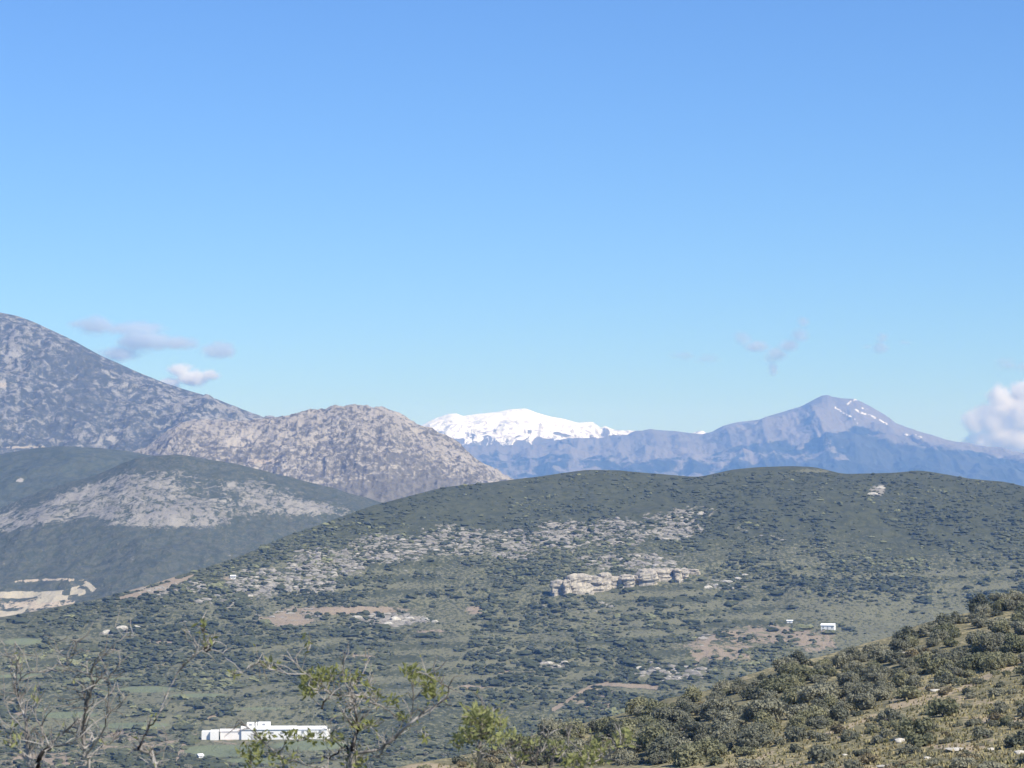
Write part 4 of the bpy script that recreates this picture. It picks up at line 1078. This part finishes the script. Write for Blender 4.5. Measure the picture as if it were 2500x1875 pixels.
def almond(label, base_u, r0, limbs, clumps, seed, twig_n=9, twig_len=(18, 55), leafiness=1.0, bud=0.0):
    """limbs: (depth offset at start, at end, width at start, at end, joints in photograph pixels)."""
    g = np.random.default_rng(seed)
    gz = near_ground(base_u, r0)
    org = np.array(place(base_u, HORIZON, r0)); org[2] = gz
    t = empty('almond_tree', tuple(org)); tag(t, label, 'tree', 'almond trees close to the viewer')
    twigs, leaves = [], []
    def wp(u, v, dr):
        return place(u, v, r0 + dr) - org
    def leaf(p, L):
        d = unit(g.normal(size=3) + np.array((0, 0, 0.5))); s = unit(np.cross(d, g.normal(size=3))); nrm = np.cross(d, s)
        leaves.append((np.array([p, p + d * L * 0.5 + s * L * 0.19, p + d * L + nrm * L * 0.12, p + d * L * 0.5 - s * L * 0.19]), np.array([[0, 1, 2, 3]])))
    for li, (d0, d1, w0, w1, pts) in enumerate(limbs):
        k = np.linspace(0, 1, len(pts))
        dep = d0 + (d1 - d0) * k + g.normal(0, 0.05, len(pts)) * (k > 0)
        P = spline([wp(u, v, d) for (u, v), d in zip(pts, dep)])
        n_ = len(P)
        P = P + g.normal(0, 0.0028, P.shape) * np.linspace(0.4, 1.4, n_)[:, None]
        rad = 0.58 * np.linspace(w0, w1, n_) * PXM * r0 / 2 * g.uniform(0.85, 1.15, n_)
        v_, q_ = tube(P, rad, 7)
        link('branch', mesh_from('branch', v_, q_), M_SHADEBARK if li in SHADED_LIMBS.get(seed, ()) else M_TWIG, t)
        length = np.sum(np.linalg.norm(np.diff(P, axis=0), axis=1))
        for j in range(int(twig_n * length / 0.4)):
            i = int(g.integers(1, n_ - 1)); a = P[i]; tn = unit(P[i + 1] - P[i - 1])
            dr_ = unit(tn * g.uniform(0.1, 1.2) + g.normal(size=3) * 0.6 + np.array((0, 0, 0.45)))
            L = g.uniform(*twig_len) * PXM * r0
            m_ = a + dr_ * L * 0.5 + g.normal(size=3) * L * 0.07
            e_ = m_ + unit(dr_ + g.normal(size=3) * 0.4) * L * 0.5
            twigs.append(tube([a, m_, e_], [min(rad[i] * .8, 0.0040), 0.0030, 0.0014], 4))
            for q in range(int(g.poisson(bud))):
                leaf(m_ + (e_ - m_) * g.uniform(0, 1), g.uniform(0.02, 0.042))
    for (u, v, ru, rv, n_) in clumps:
        for j in range(int(n_ * 2.1 * leafiness)):
            a = g.uniform(0, 6.28); q = math.sqrt(g.uniform())
            p = wp(u + ru * q * math.cos(a), v + rv * q * math.sin(a), g.normal(0, 0.14))
            leaf(p, g.uniform(0.026, 0.055))
        for j in range(5):
            c = wp(u, v + rv * 0.7, g.normal(0, .05)); e_ = wp(u + g.uniform(-ru, ru), v - rv * g.uniform(-.2, 1.0), g.normal(0, .12))
            twigs.append(tube([c, (c + e_) / 2 + g.normal(size=3) * .01, e_], [0.0034, 0.0026, 0.0012], 4))
    v_, q_ = join(twigs); o = link('twigs', mesh_from('twigs', v_, q_), M_TWIG, t); o['kind'] = 'stuff'
    if leaves:
        v_, q_ = join(leaves); o = link('foliage', mesh_from('foliage', v_, q_, False), M_LEAF, t); o['kind'] = 'stuff'
    # the stem that carries the limbs, rooted in the slope below the frame
    return t

def root_px(u, r): return near_ground(u, r) / -r * F + HORIZON
GA = root_px(200, 14.5)
almond('bare grey almond tree with black shaded forked limb at the lower left corner', 200, 14.5, [
    (0, 0, 34, 26, [(200, GA + 25), (196, GA - 120), (180, GA - 260), (150, GA - 420), (120, 1990)]),
    (0, -.1, 24, 16, [(122, 2000), (96, 1905), (92, 1866), (98, 1845), (120, 1824)]),
    (-.1, .1, 9, 4, [(120, 1824), (115, 1812), (109, 1796), (96, 1764), (87, 1750), (86, 1722)]),
    (-.1, .2, 9, 3.5, [(120, 1824), (137, 1805), (163, 1783), (184, 1768), (206, 1747), (246, 1713), (270, 1690), (284, 1668)]),
    (-.1, -.4, 8, 4, [(120, 1824), (150, 1818), (176, 1812), (200, 1796)]),
    (-.1, .3, 7, 3, [(118, 1822), (81, 1802), (43, 1766), (20, 1735), (8, 1700)]),
    (0, .3, 16, 9, [(150, GA - 420), (100, 1960), (70, 1870), (66, 1800), (62, 1751), (51, 1725), (43, 1702), (36, 1670)]),
    (.3, .4, 8, 4, [(36, 1670), (40, 1645), (41, 1622), (38, 1595), (36, 1566)]),
    (.3, .3, 6, 3, [(43, 1700), (30, 1690), (10, 1696), (-20, 1702)]),
    (.3, .1, 6, 3, [(40, 1672), (51, 1657), (75, 1641), (113, 1640), (137, 1625), (171, 1623), (182, 1591), (193, 1560)]),
    (.3, .5, 5, 3, [(41, 1625), (53, 1627), (30, 1610), (13, 1600), (-10, 1590)]),
    (.2, .2, 5, 3, [(193, 1560), (180, 1568), (160, 1600), (140, 1592), (112, 1570)]),
    (0, -.2, 14, 8, [(180, GA - 260), (215, 1940), (205, 1850), (204, 1790), (208, 1742), (218, 1702), (227, 1661)]),
    (-.2, -.3, 7, 3, [(227, 1661), (223, 1646), (228, 1627), (261, 1591), (293, 1562), (305, 1555), (342, 1551)]),
    (-.2, -.1, 5, 3, [(223, 1646), (190, 1640), (150, 1637)]),
    (-.2, -.5, 5, 2.5, [(225, 1650), (257, 1658), (278, 1641), (300, 1633)]),
    (-.3, -.4, 5, 3, [(255, 1660), (268, 1672), (281, 1688)]),
    (-.1, .1, 5, 2.5, [(214, 1704), (198, 1700), (167, 1687)]),
    (0, -.3, 8, 4, [(205, 1850), (250, 1790), (261, 1745), (257, 1708)]),
    (-.2, -.2, 5, 2.5, [(262, 1740), (285, 1725), (300, 1712), (300, 1688)]),
    (-.1, .3, 6, 3, [(205, 1830), (240, 1800), (262, 1820), (285, 1800)]),
    (.1, .2, 5, 2.5, [(66, 1810), (40, 1790), (15, 1775), (-15, 1765)]),
    (0, .2, 6, 3, [(98, 1880), (60, 1850), (25, 1838), (-10, 1845)]),
], [(24, 1800, 22, 30, 14), (86, 1700, 10, 16, 4)], 1, twig_n=9, twig_len=(25, 90), bud=0.08)

GB = root_px(390, 13.5)
almond('slender dark almond branch standing left of the white farm building', 390, 13.5, [
    (0, 0, 22, 12, [(390, GA + 40), (388, GA - 200), (382, 1990), (379, 1880), (372, 1847), (338, 1829)]),
    (0, .1, 11, 6, [(338, 1830), (345, 1812), (351, 1802), (360, 1783), (381, 1755)]),
    (.1, .2, 5, 4, [(381, 1755), (398, 1716), (420, 1668), (444, 1630), (486, 1594), (498, 1582)]),
    (.2, .2, 10, 7, [(494, 1586), (504, 1591), (512, 1584)]),
    (.2, .25, 8, 4, [(498, 1582), (514, 1578), (518, 1570), (521, 1562)]),
    (.2, .25, 6, 3, [(498, 1582), (498, 1566), (498, 1542), (491, 1515)]),
    (.2, .15, 5, 2.5, [(490, 1590), (481, 1574), (460, 1545), (449, 1522)]),
    (.2, .3, 5, 2.5, [(510, 1584), (530, 1590), (548, 1596)]),
    (0, .1, 6, 3, [(372, 1847), (400, 1830), (410, 1810), (405, 1790)]),
], [(494, 1530, 9, 22, 9), (515, 1568, 12, 10, 5)], 2, twig_n=9, twig_len=(20, 60), bud=0.15)

GC = root_px(870, 15.0)
almond('spreading almond tree with sparse new leaves right of the white farm building', 870, 15.0, [
    (0, 0, 38, 24, [(872, GC + 25), (868, GC - 150), (862, GC - 300), (858, 1960), (861, 1872), (860, 1836)]),
    (0, 0, 17, 14, [(860, 1838), (862, 1816), (869, 1794), (877, 1777)]),
    (0, .05, 12, 9, [(877, 1778), (873, 1765), (867, 1738), (865, 1710)]),
    (0, .12, 6, 4, [(872, 1768), (858, 1745), (856, 1722), (858, 1705)]),
    (.05, -.2, 9, 5, [(865, 1710), (858, 1701), (833, 1697), (806, 1693), (791, 1684), (766, 1681), (750, 1668)]),
    (.05, .2, 7, 3, [(865, 1706), (858, 1682), (871, 1666), (886, 1649), (896, 1625), (904, 1610)]),
    (.05, .1, 8, 5, [(865, 1696), (890, 1703), (913, 1718), (928, 1721), (945, 1731), (968, 1751)]),
    (.1, .3, 5, 2.5, [(920, 1718), (914, 1704), (905, 1672), (897, 1648)]),
    (0, -.2, 7, 3, [(870, 1782), (852, 1759), (840, 1742), (846, 1720)]),
    (-.1, -.2, 9, 5, [(785, 1730), (790, 1716), (796, 1708), (806, 1698)]),
    (-.1, .1, 6, 3, [(858, 1684), (844, 1670), (839, 1657), (838, 1635), (837, 1612)]),
    (0, -.15, 14, 9, [(860, 1842), (905, 1833), (928, 1830), (949, 1814)]),
    (-.15, -.3, 12, 8, [(949, 1814), (973, 1794), (1002, 1765), (1023, 1748)]),
    (-.3, -.4, 8, 4, [(1023, 1748), (1051, 1731), (1080, 1710), (1096, 1684), (1078, 1668), (1051, 1652), (1022, 1640)]),
    (-.25, -.2, 6, 3, [(1004, 1762), (1006, 1738), (1011, 1700), (1005, 1672)]),
    (0, .2, 10, 5, [(861, 1866), (850, 1842), (844, 1822), (822, 1838), (803, 1852), (790, 1846)]),
    (0, .3, 7, 4, [(858, 1850), (842, 1830), (810, 1797), (833, 1775)]),
    (-.1, -.3, 6, 2.5, [(806, 1694), (760, 1655), (725, 1626), (700, 1590)]),
    (-.3, -.4, 5, 2.5, [(745, 1645), (700, 1645), (660, 1632), (630, 1622), (590, 1640), (566, 1640)]),
    (0, .2, 8, 3, [(862, 1900), (800, 1880), (720, 1860), (650, 1840), (612, 1830)]),
    (.1, .1, 6, 3, [(700, 1856), (640, 1810), (600, 1770), (575, 1755)]),
    (0, -.1, 6, 3, [(877, 1780), (893, 1770), (912, 1772)]),
    (.1, .1, 5, 3, [(928, 1722), (906, 1732), (886, 1741)]),
    (.0, -.2, 6, 3, [(905, 1834), (920, 1850), (935, 1838), (955, 1842)]),
], [(763, 1658, 28, 20, 60), (758, 1688, 24, 12, 26), (812, 1650, 40, 20, 42), (870, 1655, 26, 14, 22), (752, 1570, 10, 28, 8), (1003, 1640, 26, 13, 30), (1040, 1662, 34, 20, 48), (1058, 1692, 28, 18, 36), (984, 1752, 16, 14, 16), (960, 1710, 20, 14, 12), (890, 1772, 30, 11, 26), (868, 1862, 30, 16, 28), (612, 1842, 30, 34, 50),
    (640, 1800, 26, 14, 18), (790, 1800, 48, 14, 34), (728, 1800, 44, 12, 24), (660, 1622, 20, 12, 12), (568, 1645, 8, 8, 7), (1035, 1790, 10, 20, 8), (905, 1690, 30, 16, 10), (690, 1855, 40, 20, 28)], 3, twig_n=12, twig_len=(20, 65), bud=0.35)

GD = root_px(1172, 14.0)
almond('young upright almond tree with a leafy top and thin pale stem', 1172, 14.0, [
    (0, 0, 16, 8, [(1166, GD + 25), (1165, GD - 200), (1166, 1960), (1168, 1872), (1172, 1828), (1173, 1795)]),
    (0, .05, 8, 5, [(1173, 1795), (1176, 1769), (1179, 1729), (1176, 1700)]),
    (0, .1, 5, 3, [(1174, 1786), (1200, 1770), (1228, 1762)]),
    (0, -.1, 5, 3, [(1173, 1800), (1150, 1792), (1136, 1780), (1128, 1800)]),
    (0, -.1, 5, 3, [(1175, 1776), (1156, 1760), (1150, 1740)]),
    (0, .1, 5, 3, [(1176, 1765), (1196, 1748), (1204, 1730)]),
    (0, .1, 5, 3, [(1172, 1815), (1192, 1800), (1210, 1806)]),
], [(1172, 1752, 40, 26, 90), (1148, 1752, 16, 26, 30), (1145, 1796, 26, 18, 44), (1194, 1776, 28, 20, 44), (1222, 1764, 16, 13, 18), (1118, 1812, 16, 16, 18), (1200, 1806, 26, 12, 22)], 4, twig_n=12, bud=0.7)

GE = root_px(1380, 15.5)
almond('brushy almond tree with crossing pale stems and bright green tips', 1380, 15.5, [
    (0, 0, 30, 16, [(1380, GE + 30), (1372, GE - 200), (1350, 2000), (1338, 1890)]),
    (0, .1, 7, 5, [(1345, 1960), (1313, 1876), (1294, 1850), (1275, 1827)]),
    (0, 0, 7, 4, [(1345, 1960), (1264, 1890), (1268, 1868), (1278, 1842), (1290, 1822)]),
    (.1, .1, 5, 3, [(1298, 1852), (1322, 1836), (1301, 1820)]),
    (0, .1, 7, 4, [(1338, 1890), (1350, 1842), (1336, 1806), (1338, 1785)]),
    (0, -.2, 10, 5, [(1350, 1990), (1400, 1885), (1440, 1863), (1475, 1852), (1500, 1834), (1519, 1814), (1523, 1792)]),
    (0, -.1, 6, 3, [(1400, 1890), (1420, 1850), (1432, 1825), (1436, 1806)]),
    (0, .2, 6, 3, [(1338, 1880), (1370, 1848), (1392, 1815), (1380, 1790)]),
    (0, .1, 6, 3, [(1270, 1880), (1240, 1842), (1222, 1815), (1230, 1790)]),
], [(1440, 1848, 46, 26, 80), (1400, 1862, 30, 16, 40), (1462, 1820, 30, 18, 30), (1521, 1802, 20, 24, 40), (1236, 1806, 40, 18, 36), (1290, 1812, 26, 12, 16), (1360, 1830, 30, 18, 18), (1255, 1850, 24, 14, 16)], 5, twig_n=12, twig_len=(20, 60), bud=0.4)
